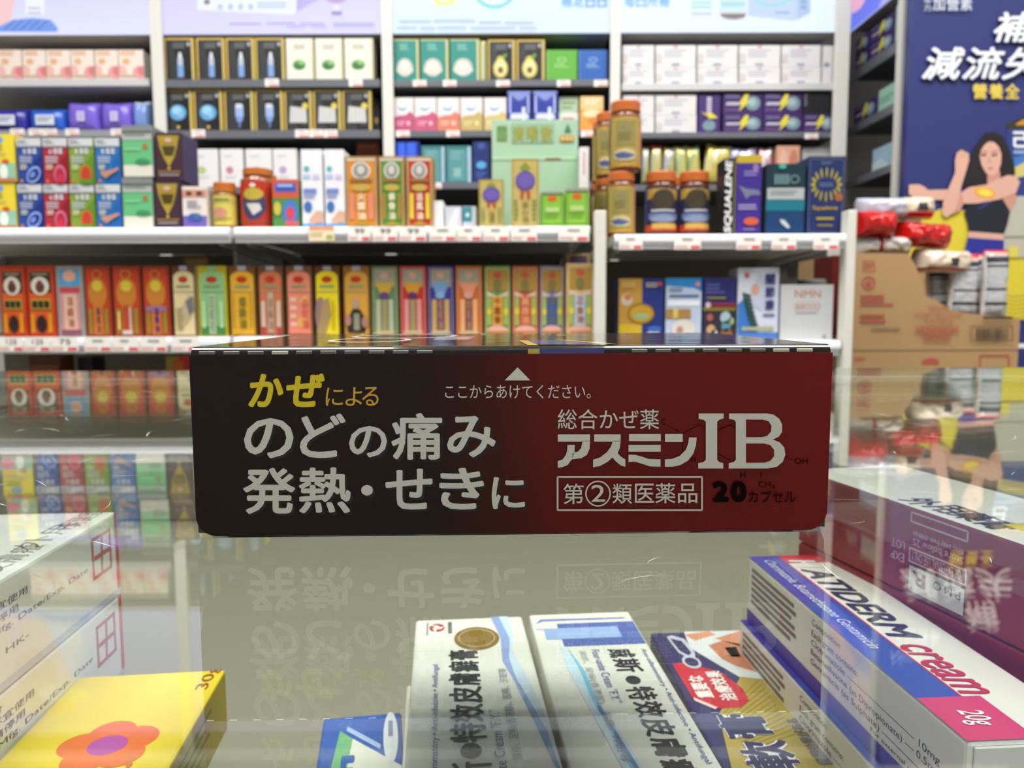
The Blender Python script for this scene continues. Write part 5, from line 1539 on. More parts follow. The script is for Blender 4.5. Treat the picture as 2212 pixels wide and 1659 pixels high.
# ================================================================== CARTONS AND SNACK BAGS AT RIGHT
YC = 1.55
KRAFT = M('#aa8a60', 0.7, grain=0.3)
RED = '#b0524a'
def big_carton(label, cut, zb, zt, dx=0.0):
    a, b = at(1840, 700, YC).x + dx, at(2203, 700, YC).x + dx
    W, H, D = b - a, zt - zb - 0.001, 0.30
    r = empty('cardboard_carton', label, 'carton', (a, YC, zb + 0.0005))
    mp = lambda px, py: ((at(px, py, YC).x + dx - a) / W, (at(px, py, YC).z - zb) / H)
    th = 0.004
    mb = MB()
    if cut:
        pts = [(1840, 545), (1962, 549), (1978, 575), (1988, 600), (2000, 640), (2028, 652), (2048, 668), (2080, 676), (2112, 680), (2160, 684), (2203, 690)]
        out = [(0, 0), (W, 0)] + [(mp(*p)[0] * W, min(H, mp(*p)[1] * H)) for p in reversed(pts)]
        out[-1] = (0, out[-1][1])
        out[2] = (W, out[2][1])
    else:
        out = [(0, 0), (W, 0), (W, H), (0, H)]
    mb.prism(out, 'y', 0, th, KRAFT)
    hs = out[2][1]
    for nm, p0, p1 in (('side_panel', (0, th, 0), (th, D, out[-1][1])), ('side_panel', (W - th, th, 0), (W, D, hs)),
                       ('back_panel', (th, D - th, 0), (W - th, D, out[-1][1])), ('base_panel', (th, th, 0), (W - th, D - th, th)),
                       ('lid_flap', (th, th, H - th), (W - th, D - th, H))):
        if nm == 'lid_flap' and cut:
            continue
        m2 = MB()
        m2.box(p0, p1, KRAFT, 0.0006)
        m2.build(nm, r)
    A = Art(mb, (0, 0, 0), (W, 0, 0), (0, 0, H), (0, -1, 0), 0.0004, mp=mp)
    if cut:
        A.frame(1863, 586, 1890, 566, 2.5, 2.5, RED); A.bars(1867, 584, 1888, 570, 2, RED)
        A.ring(1876, 612, 15, 15, 3, 3, RED); A.ell(1876, 612, 7, 6, RED)
        A.bars(1858, 665, 1930, 638, 3, RED, 0.45, 2); A.bars(1857, 703, 1914, 680, 2, RED, 0.45, 4); A.bars(1882, 717, 1946, 708, 1, '#8d7a5c')
        A.text('Quality', 2005, 670, 2052, 660, RED); A.text('Instant Flavoured', 1975, 683, 2076, 674, RED)
        A.text('Full Filling', 1997, 699, 2056, 688, RED)
        for i in range(7):
            A.frame(1978 + 13 * i, 717, 1989 + 13 * i, 706, 2, 2, RED); A.rect(1978 + 13 * i, 713, 1989 + 13 * i, 711, RED); A.k -= 2
        for i in range(4):
            A.frame(1993 + 15 * i, 734, 2005 + 15 * i, 723, 2.5, 2.5, RED); A.k -= 1
        A.k += 1
        A.frame(2094, 735, 2185, 706, 1.6, 1.6, '#3a3226')
        rnd = random.Random(5)
        x = 2106
        while x < 2176:
            wd = rnd.choice((1.5, 2.5, 4))
            A.rect(x, 733, x + wd, 709, '#4a3f30'); A.k -= 1
            x += wd + rnd.choice((1.5, 2.5))
        A.k += 1
        A.rect(2120, 690, 2184, 684, '#4a3f30')
    else:
        A.bars(1845, 783, 1872, 773, 2, RED); A.poly([(1991, 787), (1993, 778), (2010, 773), (2026, 777), (2029, 787)], RED); A.frame(2115, 800, 2180, 770, 3, 3, RED)
    mb.build('front_panel', r)
    return a, b, zb, zb + H
zc0, zc1 = at(2020, 757, YC).z, at(1850, 545, YC).z
stack = zc0 / 5.0
for k in range(5):
    lab = ('sealed brown carton directly under the cut-open snack carton' if k == 4 else
           'sealed brown carton at the bottom of the stack on the floor' if k == 0 else
           'sealed brown carton in the stack, %s from the floor' % ('second', 'third', 'fourth')[k - 1])
    if k == 4:
        big_carton(lab, False, zc0 - stack, zc0 - 0.001)
    else:
        big_carton(lab, False, k * stack + 0.0005, (k + 1) * stack - 0.001)
ca, cb, cz0, cz1 = big_carton('brown carton with its front cut open, full of snack bags', True, zc0, zc1)
RF, WF, CF = M('#c01812', 0.18, 0, 0.7), M('#dcd9d6', 0.2, 0, 0.7), M('#d9c9b4', 0.22, 0, 0.6)
SILV, INK, PINK = M('#c6c8cc', 0.2, 0.25, 0.7), M('#33343c', 0.25, 0, 0.6), M('#d9a49a', 0.22, 0, 0.6)
def bag(label, x0, x1, yt, yb, Y, D, m_of, seed, wob=0.09, rot=(0, 0, 0), group='snack bags in the carton'):
    a, b = at(x0, (yt + yb) / 2, Y), at(x1, (yt + yb) / 2, Y)
    W = b.x - a.x
    H = at(x0, yt, Y).z - at(x0, yb, Y).z
    mb = MB()
    pillow(mb, W, D, H, m_of, nu=44, nv=36, seed=seed, wob=wob)
    zb = at((x0 + x1) / 2, yb, Y).z
    o = mb.build('snack_bag', None, ((a.x + b.x) / 2, Y, zb))
    o.rotation_euler = rot
    return tag(o, label, 'bag', group)
def bag_up(label, x0, x1, yt, yb, Y, D, seed, tilt=0.0):
    """bag standing on its end: built lying, turned upright; nutrition panel faces the aisle"""
    W = at(x1, 620, Y).x - at(x0, 620, Y).x
    H = at(x0, yt, Y).z - at(x0, yb, Y).z
    def m_of(u, a):
        f = math.sin(a)                      # across the bag
        front = math.cos(a) < 0
        if u > 0.82:
            return RF if u > 0.93 else PINK
        if front and abs(f) < 0.93:
            for c in (0.52, -0.12, -0.55):
                if abs(u - c) < 0.035:
                    return INK
            if 0.62 < u < 0.8:
                return INK
            return SILV
        return WF
    mb = MB()
    pillow(mb, H, D, W, m_of, nu=60, nv=48, seed=seed, wob=0.07)
    mb.v = [(-(z - W / 2), y, x + H / 2) for x, y, z in mb.v]     # X -> up
    mb.f = [tuple(f) for f in mb.f]
    zmin = min(v[2] for v in mb.v)
    mb.v = [(x, y, z - zmin) for x, y, z in mb.v]
    A = Art(mb, (-W / 2, -D / 2 - 0.003, 0), (W, 0, 0), (0, 0, H), (0, -1, 0), 0.0004)
    p = at((x0 + x1) / 2, yb, Y)
    o = mb.build('snack_bag', None, (p.x, Y, p.z))
    o.rotation_euler = (0, tilt, 0)
    return tag(o, label, 'bag', 'snack bags in the carton')
half = lambda c1, c2, k=0.0: (lambda u, a: c1 if math.sin(a) > k else c2)
bag_up('white snack bag standing in the cut carton, leftmost and half in shadow', 2002, 2050, 580, 676, YC + 0.075, 0.034, 11, -0.05)
bag_up('white snack bag with black text panel, left of the three bright upright bags', 2046, 2104, 552, 686, YC + 0.035, 0.034, 12, 0.02)
bag_up('white snack bag with black text panel, middle of the three bright upright bags', 2090, 2142, 548, 688, YC + 0.085, 0.03, 13, -0.02)
bag_up('white snack bag with black text panel, right of the three bright upright bags', 2118, 2170, 540, 690, YC + 0.03, 0.034, 14, 0.0)
bag('cream snack bag with a red seam lying across the cut edge of the carton', 1972, 2086, 540, 592, YC + 0.05, 0.09,
    lambda u, a: RF if -0.75 < math.sin(a) < -0.5 else (INK if abs(u - 0.1) < 0.16 and -0.35 < math.sin(a) < 0.1 else CF), 21, 0.08, (0, 0.05, 0))
bag('creamy snack bag at the left corner under the red bags', 1846, 1960, 512, 552, YC + 0.06, 0.09, lambda u, a: RF if abs(u + 0.35) < 0.06 else WF if math.sin(a) > -0.2 else CF, 22, 0.10)
bag('red snack bag against the white upright, left one', 1848, 1924, 459, 514, YC + 0.04, 0.10, lambda u, a: RF, 23, 0.07, (0, 0.04, 0))
bag('red snack bag with a torn crinkled end, right one over the carton', 1928, 2042, 483, 537, YC + 0.06, 0.10, lambda u, a: RF, 24, 0.11, (0, 0.06, 0))
bag('cream snack bag with red seam on top of the heap', 1850, 2012, 428, 476, YC + 0.07, 0.10,
    lambda u, a: RF if -0.9 < math.sin(a) < -0.55 and u > 0.1 else (INK if abs(u - 0.45) < 0.14 and -0.3 < math.sin(a) < 0.2 else (CF if u > 0.0 else M('#c9cede', 0.2, 0.2, 0.7))), 25, 0.06, (0, -0.02, 0))
bag('brown-shaded snack bag between the two red bags', 1895, 1985, 455, 505, YC + 0.17, 0.07, lambda u, a: M('#a08478', 0.3, 0, 0.6), 26, 0.06)

# ================================================================== GLASS COUNTER
GX, GY0, GY1, GT = 0.92, -0.55, 0.679, 0.008
ZFL = G - 0.128
counter = empty('display_counter', 'glass-topped shop counter with medicine boxes laid out inside', 'counter', (0, 0, 0))
CASEW = M('#7d7a6b', 0.5, grain=0.1)
mb = MB()
mb.box((-GX, GY0, ZFL - 0.02), (GX, GY1 - 0.012, ZFL), CASEW, 0.001)
mb.build('display_floor', counter)
mb = MB()
mb.box((-GX, GY1 - 0.03, ZFL + 0.0005), (GX, GY1 - 0.014, G - GT - 0.0005), M('#8d8b7e', 0.5), 0.001)
mb.build('back_board', counter)
for sx in (-1, 1):
    mb = MB()
    mb.box((sx * GX - 0.006, GY0, ZFL + 0.0005), (sx * GX + 0.006, GY1 - 0.031, G - GT - 0.0005), M('#d2d1cb', 0.4), 0.001)
    mb.build('side_board', counter)
mb = MB()
mb.box((-GX, GY0, 0), (GX, GY1 - 0.012, ZFL - 0.021), M('#d2d1cb', 0.4), 0.003)
mb.build('cabinet', counter)
CLEAR = glass_mat('counter_glass', (0.955, 0.975, 0.955, 1))
EDGE = M('#c4d6c6', 0.15, 0, 0.8)
bm = bmesh.new()
bmesh.ops.create_cube(bm, size=1.0)
for v in bm.verts:
    v.co = Vector((v.co.x * 2 * (GX + 0.01), (GY0 + GY1) / 2 + v.co.y * (GY1 - GY0), G - GT / 2 + v.co.z * GT))
bmesh.ops.bevel(bm, geom=list(bm.edges), offset=0.0009, segments=2, profile=0.5, affect='EDGES')
bm.normal_update()
me = bpy.data.meshes.new('glass_top')
for f in bm.faces:
    f.material_index = 0 if abs(f.normal.z) > 0.999 else 1
bm.to_mesh(me)
bm.free()
me.materials.append(CLEAR)
me.materials.append(EDGE)
glass = bpy.data.objects.new('glass_top', me)
COL.objects.link(glass)
glass.parent = counter
glass['label'] = 'clear scratched glass sheet'
# hairline scratches ground into the top face
rnd = random.Random(11)
mb = MB()
SCR, SCRD = M('#e9ece6', 0.4), M('#6c6c62', 0.5)
for k in range(420):
    y = rnd.uniform(0.14, 0.62)
    x = rnd.choice((-1, 1)) * rnd.uniform(0.02, 0.75) * (0.35 + y)
    L = rnd.uniform(0.003, 0.03) * (0.4 + y)
    t = rnd.gauss(0.0, 0.8) if k % 3 else rnd.uniform(0, math.pi)
    wd = rnd.uniform(0.00004, 0.00014) * (0.5 + 1.6 * y)
    bend = rnd.uniform(-0.1, 0.1)
    pts = []
    for i in range(5):
        s = (i / 4 - 0.5) * L
        pts.append((x + s * math.cos(t + bend * i), y + s * math.sin(t + bend * i)))
    vs, fs = [], []
    for i, (px_, py_) in enumerate(pts):
        ww = wd * (1 - abs(i - 2) / 2.2)
        vs += [(px_ - ww * math.sin(t), py_ + ww * math.cos(t), G + 0.00006), (px_ + ww * math.sin(t), py_ - ww * math.cos(t), G + 0.00006)]
    for i in range(4):
        fs.append((2 * i + 1, 2 * i + 3, 2 * i + 2, 2 * i))
    mb.add(vs, fs, SCR if k % 7 else SCRD)
sc = mb.build('scratches', glass)
sc['kind'] = 'stuff'

# ================================================================== THE COLD MEDICINE CARTON ON THE GLASS
def main_carton():
    z1 = G + 0.0011
    BL, BR = atZ(427, 1157, z1), atZ(1783, 1143, z1)
    ux = (BR - BL); ux.z = 0
    W = ux.length
    ux.normalize()
    nrm = Vector((ux.y, -ux.x, 0))                       # faces the camera
    def onfront(px, py):
        r = ray(px, py)
        t = (BL - CP).dot(nrm) / r.dot(nrm)
        return CP + r * t
    H = (onfront(1100, 748).z) - G
    D = 0.098
    yaw = math.atan2(ux.y, ux.x)
    mid = (BL + BR) / 2
    r = empty('cold_medicine_carton', 'dark brown to red cold medicine carton lying on the counter glass', 'box', (mid.x, mid.y, G + 0.0001), yaw=yaw)
    loc = lambda p: ((p - mid).dot(ux), (p - mid).dot(Vector((-ux.y, ux.x, 0))), p.z - G - 0.0001)
    # body
    FILMB = bpy.data.materials.new('shrink_wrapped_card')
    FILMB.use_nodes = True
    nt = FILMB.node_tree
    b = nt.nodes['Principled BSDF']
    b.inputs['Base Color'].default_value = rgb('#1c1413')
    b.inputs['Roughness'].default_value = 0.14
    b.inputs['Coat Weight'].default_value = 0.7
    b.inputs['Coat Roughness'].default_value = 0.05
    tc = nt.nodes.new('ShaderNodeTexCoord'); nz = nt.nodes.new('ShaderNodeTexNoise'); bp = nt.nodes.new('ShaderNodeBump')
    nz.inputs['Scale'].default_value = 70
    nz.inputs['Detail'].default_value = 3
    bp.inputs['Strength'].default_value = 0.25
    bp.inputs['Distance'].default_value = 0.0006
    nt.links.new(tc.outputs['Object'], nz.inputs['Vector']); nt.links.new(nz.outputs['Fac'], bp.inputs['Height'])
    nt.links.new(bp.outputs['Normal'], b.inputs['Normal']); nt.links.new(bp.outputs['Normal'], b.inputs['Coat Normal'])
    mb = MB()
    rr = 0.0019
    prof = [(0.0016, 0.0), (D, 0.0), (D, H)] + [(rr - rr * math.sin(q * math.pi / 12), H - rr + rr * math.cos(q * math.pi / 12)) for q in range(0, 7)] + [(0.0, 0.0016)]
    mb.prism(prof, 'x', -W / 2 + 0.0002, W / 2 - 0.0002, FILMB)
    # top print (read off the photograph through the top plane)
    tp = lambda px, py: loc(atZ(px, py, G + H))
    A = Art(mb, (-W / 2, 0, H), (W, 0, 0), (0, D, 0), (0, 0, 1), 0.00008)
    X = lambda px: (px - 413) / 1370.0
    YEL, BLU = M('#c9b85a', 0.2, 0, 0.6, 0.5), M('#2c3584', 0.2, 0, 0.6, 0.6)
    A.poly([(X(1128), 0.02), (X(1152), 0.02), (X(1140), 0.3), (X(1118), 0.3)], YEL)
    A.poly([(X(1152), 0.02), (X(1290), 0.02), (X(1262), 0.16), (X(1225), 0.26), (X(1140), 0.3)], BLU)
    A.poly([(X(1290), 0.02), (X(1320), 0.02), (X(1290), 0.14), (X(1225), 0.3), (X(1205), 0.3), (X(1262), 0.16)], YEL)
    WHT = M('#d9d6d2', 0.25, 0, 0.6, 0.5)
    A.ring(X(745), 0.32, 0.075, 0.16, 0.012, 0.03, WHT); A.ring(X(800), 0.62, 0.11, 0.2, 0.012, 0.03, WHT)
    A.bars(X(905), 0.25, X(1010), 0.5, 4, WHT, 0.4, 3)
    rn = random.Random(4)
    for k in range(40):
        u, v = rn.uniform(0.16, 0.62), rn.uniform(0.55, 0.97)
        A.rect(u, v, u + rn.uniform(0.004, 0.02), v + rn.uniform(0.01, 0.025), rn.choice(('#c9c4bd', '#b98a5c', '#8d4a34', '#b9a44c'))); A.k -= 1
    # perforated tear edge along the front
    pitch = 51.0 * W / 1370.0
    DK, TAB = M('#120c0b', 0.3), M('#5f5b57', 0.22, 0, 0.7, 0.4)
    n = int(W / pitch) + 1
    for k in range(n):
        x0 = -W / 2 + 0.002 + k * pitch
        x1 = x0 + pitch * 0.66
        u = (x0 + W / 2) / W
        if 0.36 < u < 0.655 or x1 > W / 2 - 0.001:
            continue
        mb.box((x0, -0.00035, H - 0.00165), (x1, 0.0012, H - 0.0009), M('#cfc8b4', 0.4) if u > 0.9 or k == 3 else TAB, 0.0001)
    mb.mats and None
    A2 = Art(mb, (-W / 2, -0.0001, 0), (W, 0, 0), (0, 0, H), (0, -1, 0), 0.0001)
    A2.rect(X(1128), 0.956, X(1153), 0.985, YEL)
    A2.rect(X(1153), 0.956, X(1291), 0.985, BLU)
    body = mb.build('carton_body', r)
    body['label'] = 'black film-wrapped top with yellow and blue straps'
    # front flap
    GRAD = ramp_mat([(0.0, '#1c0b06'), (0.40, '#200b06'), (0.50, '#430c08'), (0.60, '#680b09'), (1.0, '#780a08')], 'X', 1.0 / W, 0.5, 1.2, rough=0.38, spec=0.2, grain=0.25)
    fl = MB()
    top = H - 0.0018
    zb = 0.001
    R = 0.0046
    pts = [(-W / 2, top), (-W / 2, zb + R)]
    for q in range(1, 9):
        t = q * math.pi / 16
        pts.append((-W / 2 + R - R * math.cos(t), zb + R - R * math.sin(t)))
    for q in range(0, 9):
        t = q * math.pi / 16
        pts.append((W / 2 - R + R * math.sin(t), zb + R - R * math.cos(t)))
    pts.append((W / 2, top))
    fl.prism(pts, 'y', -0.0006, -0.0001, GRAD)
    A = Art(fl, (-W / 2, -0.0006, 0), (W, 0, 0), (0, 0, H), (0, -1, 0), 0.00004,
            mp=lambda px, py: (loc(onfront(px, py))[0] / W + 0.5, loc(onfront(px, py))[2] / H))
    INK_, SH = M('#e6e4e0', 0.4), M('#0c0505', 0.5)
    YE, OR = M('#f2d81c', 0.4), M('#e6b43c', 0.4)
    A.text('か', 538, 879, 614, 807, YE, 0.036, 0.12); A.k -= 1
    A.text('ぜ', 620, 879, 703, 806, YE, 0.036, 0.12); A.k -= 1
    for ch, x0, x1, y0, y1 in (('に', 705, 742, 837, 876), ('よ', 747, 783, 836, 876), ('る', 783, 819, 835, 876)):
        A.text(ch, x0, y1, x1, y0, OR, 0.004, 0.05); A.k -= 1
    big = [('の', 529, 636, 902, 989), ('ど', 649, 748, 892, 988), ('の', 755, 837, 919, 987), ('痛', 846, 956, 891, 992), ('み', 966, 1071, 897, 987),
           ('発', 527, 640, 1009, 1109), ('熱', 647, 759, 1008, 1107), ('・', 781, 807, 1046, 1069), ('せ', 833, 935, 1011, 1099), ('き', 949, 1046, 1009, 1099), ('に', 1062, 1134, 1029, 1098)]
    for ch, x0, x1, y0, y1 in big:
        A.text(ch, x0 + 5, y1 + 5, x1 + 5, y0 + 5, SH, 0.022); A.k -= 1
    A.k += 1
    for ch, x0, x1, y0, y1 in big:
        A.text(ch, x0, y1, x1, y0, INK_, 0.022); A.k -= 1
    A.k += 1
    A.poly([(1090, 821), (1145, 821), (1118, 793)], INK_)
    A.text('ここからあけてください。', 962, 860, 1275, 831, INK_, 0.0)
    A.text('総合かぜ薬', 1204, 926, 1422, 883, INK_, 0.004)
    # chemical formula printed in dark line
    z = lambda u, v: (1100 + u / 3.072, 700 + v / 3.072)
    LN = M('#350806', 0.6, 0, 0.05)
    for p, q in (((1040, 668), (1125, 712)), ((1150, 720), (1255, 665)), ((1255, 665), (1300, 690)), ((1380, 700), (1465, 665)), ((1465, 665), (1495, 690)), ((1145, 740), (1145, 840)),
                 ((1370, 850), (1460, 900)), ((1570, 850), (1690, 900)), ((1690, 900), (1760, 860)), ((1825, 870), (1875, 902)), ((1665, 975), (1665, 1012))):
        A.line(*z(*p), *z(*q), 1.4, LN); A.k -= 1
    for t, u0, v0, u1, v1 in (('C', 1005, 625, 1032, 666), ('OH', 1885, 885, 1972, 925), ('H', 1527, 978, 1560, 1018), ('CH₃', 1648, 1040, 1755, 1086), ('N', 1205, 880, 1232, 910)):
        A.text(t, *z(u0, v1), *z(u1, v0), LN); A.k -= 1
    A.k += 2
    Z = lambda pts: [z(*p) for p in pts]
    for pts in (
        [(320, 728), (533, 728), (533, 776), (320, 776)], [(484, 770), (533, 770), (529, 825), (513, 862), (478, 884), (414, 893), (414, 850), (452, 842), (474, 818)],
        [(384, 797), (432, 797), (430, 850), (414, 890), (385, 930), (350, 944), (320, 948), (320, 904), (352, 893), (374, 862), (382, 835)],
        [(560, 728), (735, 728), (735, 776), (560, 776)], [(684, 770), (735, 770), (730, 815), (715, 852), (738, 876), (766, 893), (766, 942), (735, 932), (702, 905), (681, 880), (650, 908), (600, 936), (553, 945), (553, 895), (600, 879), (645, 845), (672, 806)],
        [(790, 725), (1000, 725), (1000, 772), (790, 772)], [(787, 797), (999, 797), (999, 842), (787, 842)],
        [(787, 861), (830, 863), (870, 873), (920, 890), (998, 893), (998, 942), (930, 939), (870, 920), (830, 908), (787, 910)],
        [(1027, 725), (1145, 725), (1145, 778), (1027, 778)], [(1186, 748), (1237, 748), (1232, 800), (1215, 855), (1180, 900), (1130, 930), (1080, 941), (1027, 942), (1027, 893), (1075, 889), (1125, 870), (1165, 830), (1182, 785)],
        [(1250, 590), (1415, 590), (1415, 622), (1388, 630), (1372, 645), (1372, 895), (1385, 910), (1412, 918), (1412, 953), (1247, 953), (1247, 918), (1282, 910), (1297, 895), (1297, 645), (1283, 632), (1250, 625)],
        [(1450, 590), (1700, 590), (1745, 597), (1782, 625), (1802, 665), (1800, 712), (1780, 742), (1740, 762), (1785, 780), (1815, 815), (1822, 862), (1805, 910), (1765, 942), (1705, 953), (1448, 953), (1448, 918), (1482, 910), (1495, 895), (1495, 645), (1484, 632), (1450, 625)]):
        A.poly(Z(pts), INK_); A.k -= 1
    A.k += 1
    A.poly(Z([(1562, 630), (1675, 630), (1712, 642), (1731, 672), (1727, 710), (1700, 738), (1665, 745), (1562, 745)]), GRAD); A.k -= 1
    A.poly(Z([(1562, 788), (1680, 788), (1722, 798), (1748, 830), (1747, 872), (1722, 902), (1685, 914), (1562, 915)]), GRAD)
    x0, y0 = z(313, 1003); x1, y1 = z(1277, 1233)
    A.frame(x0, y1, x1, y0, 3.6, -3.6, INK_)
    for ch, u0, u1, v0, v1 in (('第', 356, 490, 1052, 1187), ('2', 540, 632, 1060, 1172), ('類', 680, 810, 1052, 1185), ('医', 828, 955, 1052, 1178), ('薬', 963, 1096, 1048, 1182), ('品', 1112, 1240, 1052, 1180)):
        A.text(ch, *z(u0, v1), *z(u1, v0), INK_, 0.006); A.k -= 1
    cx, cy = z(585, 1118)
    A.ring(cx, cy, 27.5, 28, 3, 3, INK_)
    BKI = M('#0d0304', 0.6, 0, 0.05)
    A.text('2', *z(1340, 1175), *z(1448, 1036), BKI, 0.055); A.k -= 1
    A.text('0', *z(1460, 1177), *z(1566, 1034), BKI, 0.055); A.k -= 1
    A.text('カプセル', *z(1578, 1178), *z(1890, 1098), BKI, 0.004)
    f = fl.build('front_flap', r)
    f['label'] = 'printed tuck flap with rounded lower corners'
main_carton()

# ================================================================== BOXES INSIDE THE COUNTER
def case_box(name, label, cat, P, Rp, ztop, W, L, H, body, far_right=False, group=None, bev=0.0012, shift=(0, 0)):
    """box lying in the counter. P: far corner of the top on the measured long edge, Rp: a nearer point on that edge"""
    zt = G + ztop
    p, q = atZ(P[0], P[1], zt), atZ(Rp[0], Rp[1], zt)
    d = (p - q); d.z = 0
    d.normalize()
    xd = Vector((d.y, -d.x, 0))
    o = p - d * L
    if far_right:
        o = o - xd * W
    o = o + xd * shift[0] + d * shift[1]
    o.z = zt - H
    yaw = math.atan2(xd.y, xd.x)
    r = empty(name, label, cat, (o.x, o.y, o.z + 0.0002), group, yaw)
    mb = MB()
    mb.box((0, 0, 0), (W, L, H), M(body, 0.35, 0, 0.5, 0.15), bev, 2)
    def uv(px, py):
        s = atZ(px, py, zt) - o
        return s.dot(xd) / W, s.dot(d) / L
    def uvl(px, py):                                     # left face
        rr = ray(px, py)
        t = (o - CP).dot(xd) / rr.dot(xd)
        s = CP + rr * t - o
        return 1 - s.dot(d) / L, s.z / H
    def uvr(px, py):
        rr = ray(px, py)
        t = (o + xd * W - CP).dot(xd) / rr.dot(xd)
        s = CP + rr * t - o
        return s.dot(d) / L, s.z / H
    f = {'top': Art(mb, (0, 0, H), (W, 0, 0), (0, L, 0), (0, 0, 1), 0.000025),
         'left': Art(mb, (0, L, 0), (0, -L, 0), (0, 0, H), (-1, 0, 0), 0.000025),
         'right': Art(mb, (W, 0, 0), (0, L, 0), (0, 0, H), (1, 0, 0), 0.000025),
         'front': Art(mb, (0, 0, 0), (W, 0, 0), (0, 0, H), (0, -1, 0), 0.000025)}
    return r, mb, f, uv, uvl, uvr

def finish(r, mb, part='box_body', flap=True, W=0, L=0, H=0):
    mb.build(part, r)
    if flap:                                            # tucked end flap facing the viewer
        m2 = MB()
        m2.box((0.0015, -0.0008, 0.0015), (W - 0.0015, -0.0001, H - 0.0012), mb.mats[0], 0.0003)
        m2.build('end_flap', r)

# --- HATIDERM cream, two stacked at right
def hatiderm(label, zt, second=False, shift=(0, 0)):
    zz = G + zt
    if not second:
        W = (atZ(1791, 1197, zz) - atZ(1617, 1203, zz)).length
        L = (atZ(1617, 1203, zz) - atZ(2090, 1604, zz)).length
        hatiderm.dim = (W, L)
    W, L = hatiderm.dim
    H = 0.0285
    r, mb, f, uv, uvl, uvr = case_box('cream_box', label, 'box', (1617, 1203), (2090, 1604), -0.055, W, L, H, '#d9d8d2', group='stacked skin cream boxes', shift=shift)
    r.location.z += zt + 0.055
    T = f['top']
    pk = uv(1975, 1510)[1]
    T.rect(0.0, pk, 0.35, 0.998, '#2a4aa0')
    T.rect(0.0, 0.62, 0.35, 0.998, '#3a3a9a')
    T.rect(0.0, 0.002, 0.5, pk, '#c03a68')
    T.rect(0.35, 0.93, 1.0, 0.998, '#c02c44')
    T.rect(0.345, pk, 0.362, 0.94, '#c4304c')
    T.text('H', 0.40, 0.885, 0.70, 0.955, '#e0dcd8', 0.03, 0.15, rot=-1)
    T.text('ATIDERM', 0.40, 0.405, 0.70, 0.875, '#23284c', 0.03, 0.2, rot=-1)
    T.text('cream', 0.37, pk + 0.005, 0.62, 0.375, '#b0284c', 0.018, 0.2, rot=-1)
    T.text('Clotrimazole, Betamethasone Gentamicin', 0.09, 0.36, 0.22, 0.955, '#cfd3ea', 0.0, 0.3, rot=-1)
    T.text('20g', 0.12, 0.045, 0.36, pk - 0.05, '#ecdfe4', 0.01, 0.15, rot=-1)
    S = f['left']
    S.rect(0, 0.0, 1, 0.2, '#3f3c9c'); S.rect(0.0, 0.2, 1, 0.215, '#c9c6c0')
    S.text('Composition', 0.42, 0.80, 0.56, 0.9, '#3c3a40'); S.k -= 1
    S.text('Each gram contains:', 0.42, 0.66, 0.64, 0.76, '#3c3a40'); S.k -= 1
    S.text('Clotrimazole ———————— 10mg', 0.42, 0.54, 0.93, 0.64, '#3c3a40'); S.k -= 1
    S.text('Betamethasone (as Dipropionate) — 0.5mg', 0.42, 0.42, 0.93, 0.52, '#3c3a40'); S.k -= 1
    S.text('Gentamicin (as Sulphate) ———— 1mg', 0.42, 0.30, 0.93, 0.40, '#3c3a40'); S.k -= 1
    S.bars(0.03, 0.3, 0.34, 0.88, 6, '#6f6a66', 0.6, 4)
    S.text('For external use only', 0.70, 0.225, 0.92, 0.29, '#3c3a40')
    mb.build('box_body', r)
    m2 = MB()
    m2.box((0.0015, -0.0008, 0.0015), (W - 0.0015, -0.0001, H - 0.0012), M('#cfcfcb', 0.4), 0.0003)
    m2.build('end_flap', r)
hatiderm('white, blue and pink HATIDERM cream box, top of the stack at right', -0.055)
hatiderm('white and blue cream box directly under the HATIDERM box, with its blue base stripe showing', -0.0839, True, (-0.0025, 0.002))
hatiderm('white and blue cream box at the bottom of the HATIDERM stack', -0.1128 + 0.0138 if False else -0.0994 + 0.0 - 0.0134 + 0.0132 - 0.0132, True, (0.0, 0.0)) if False else None

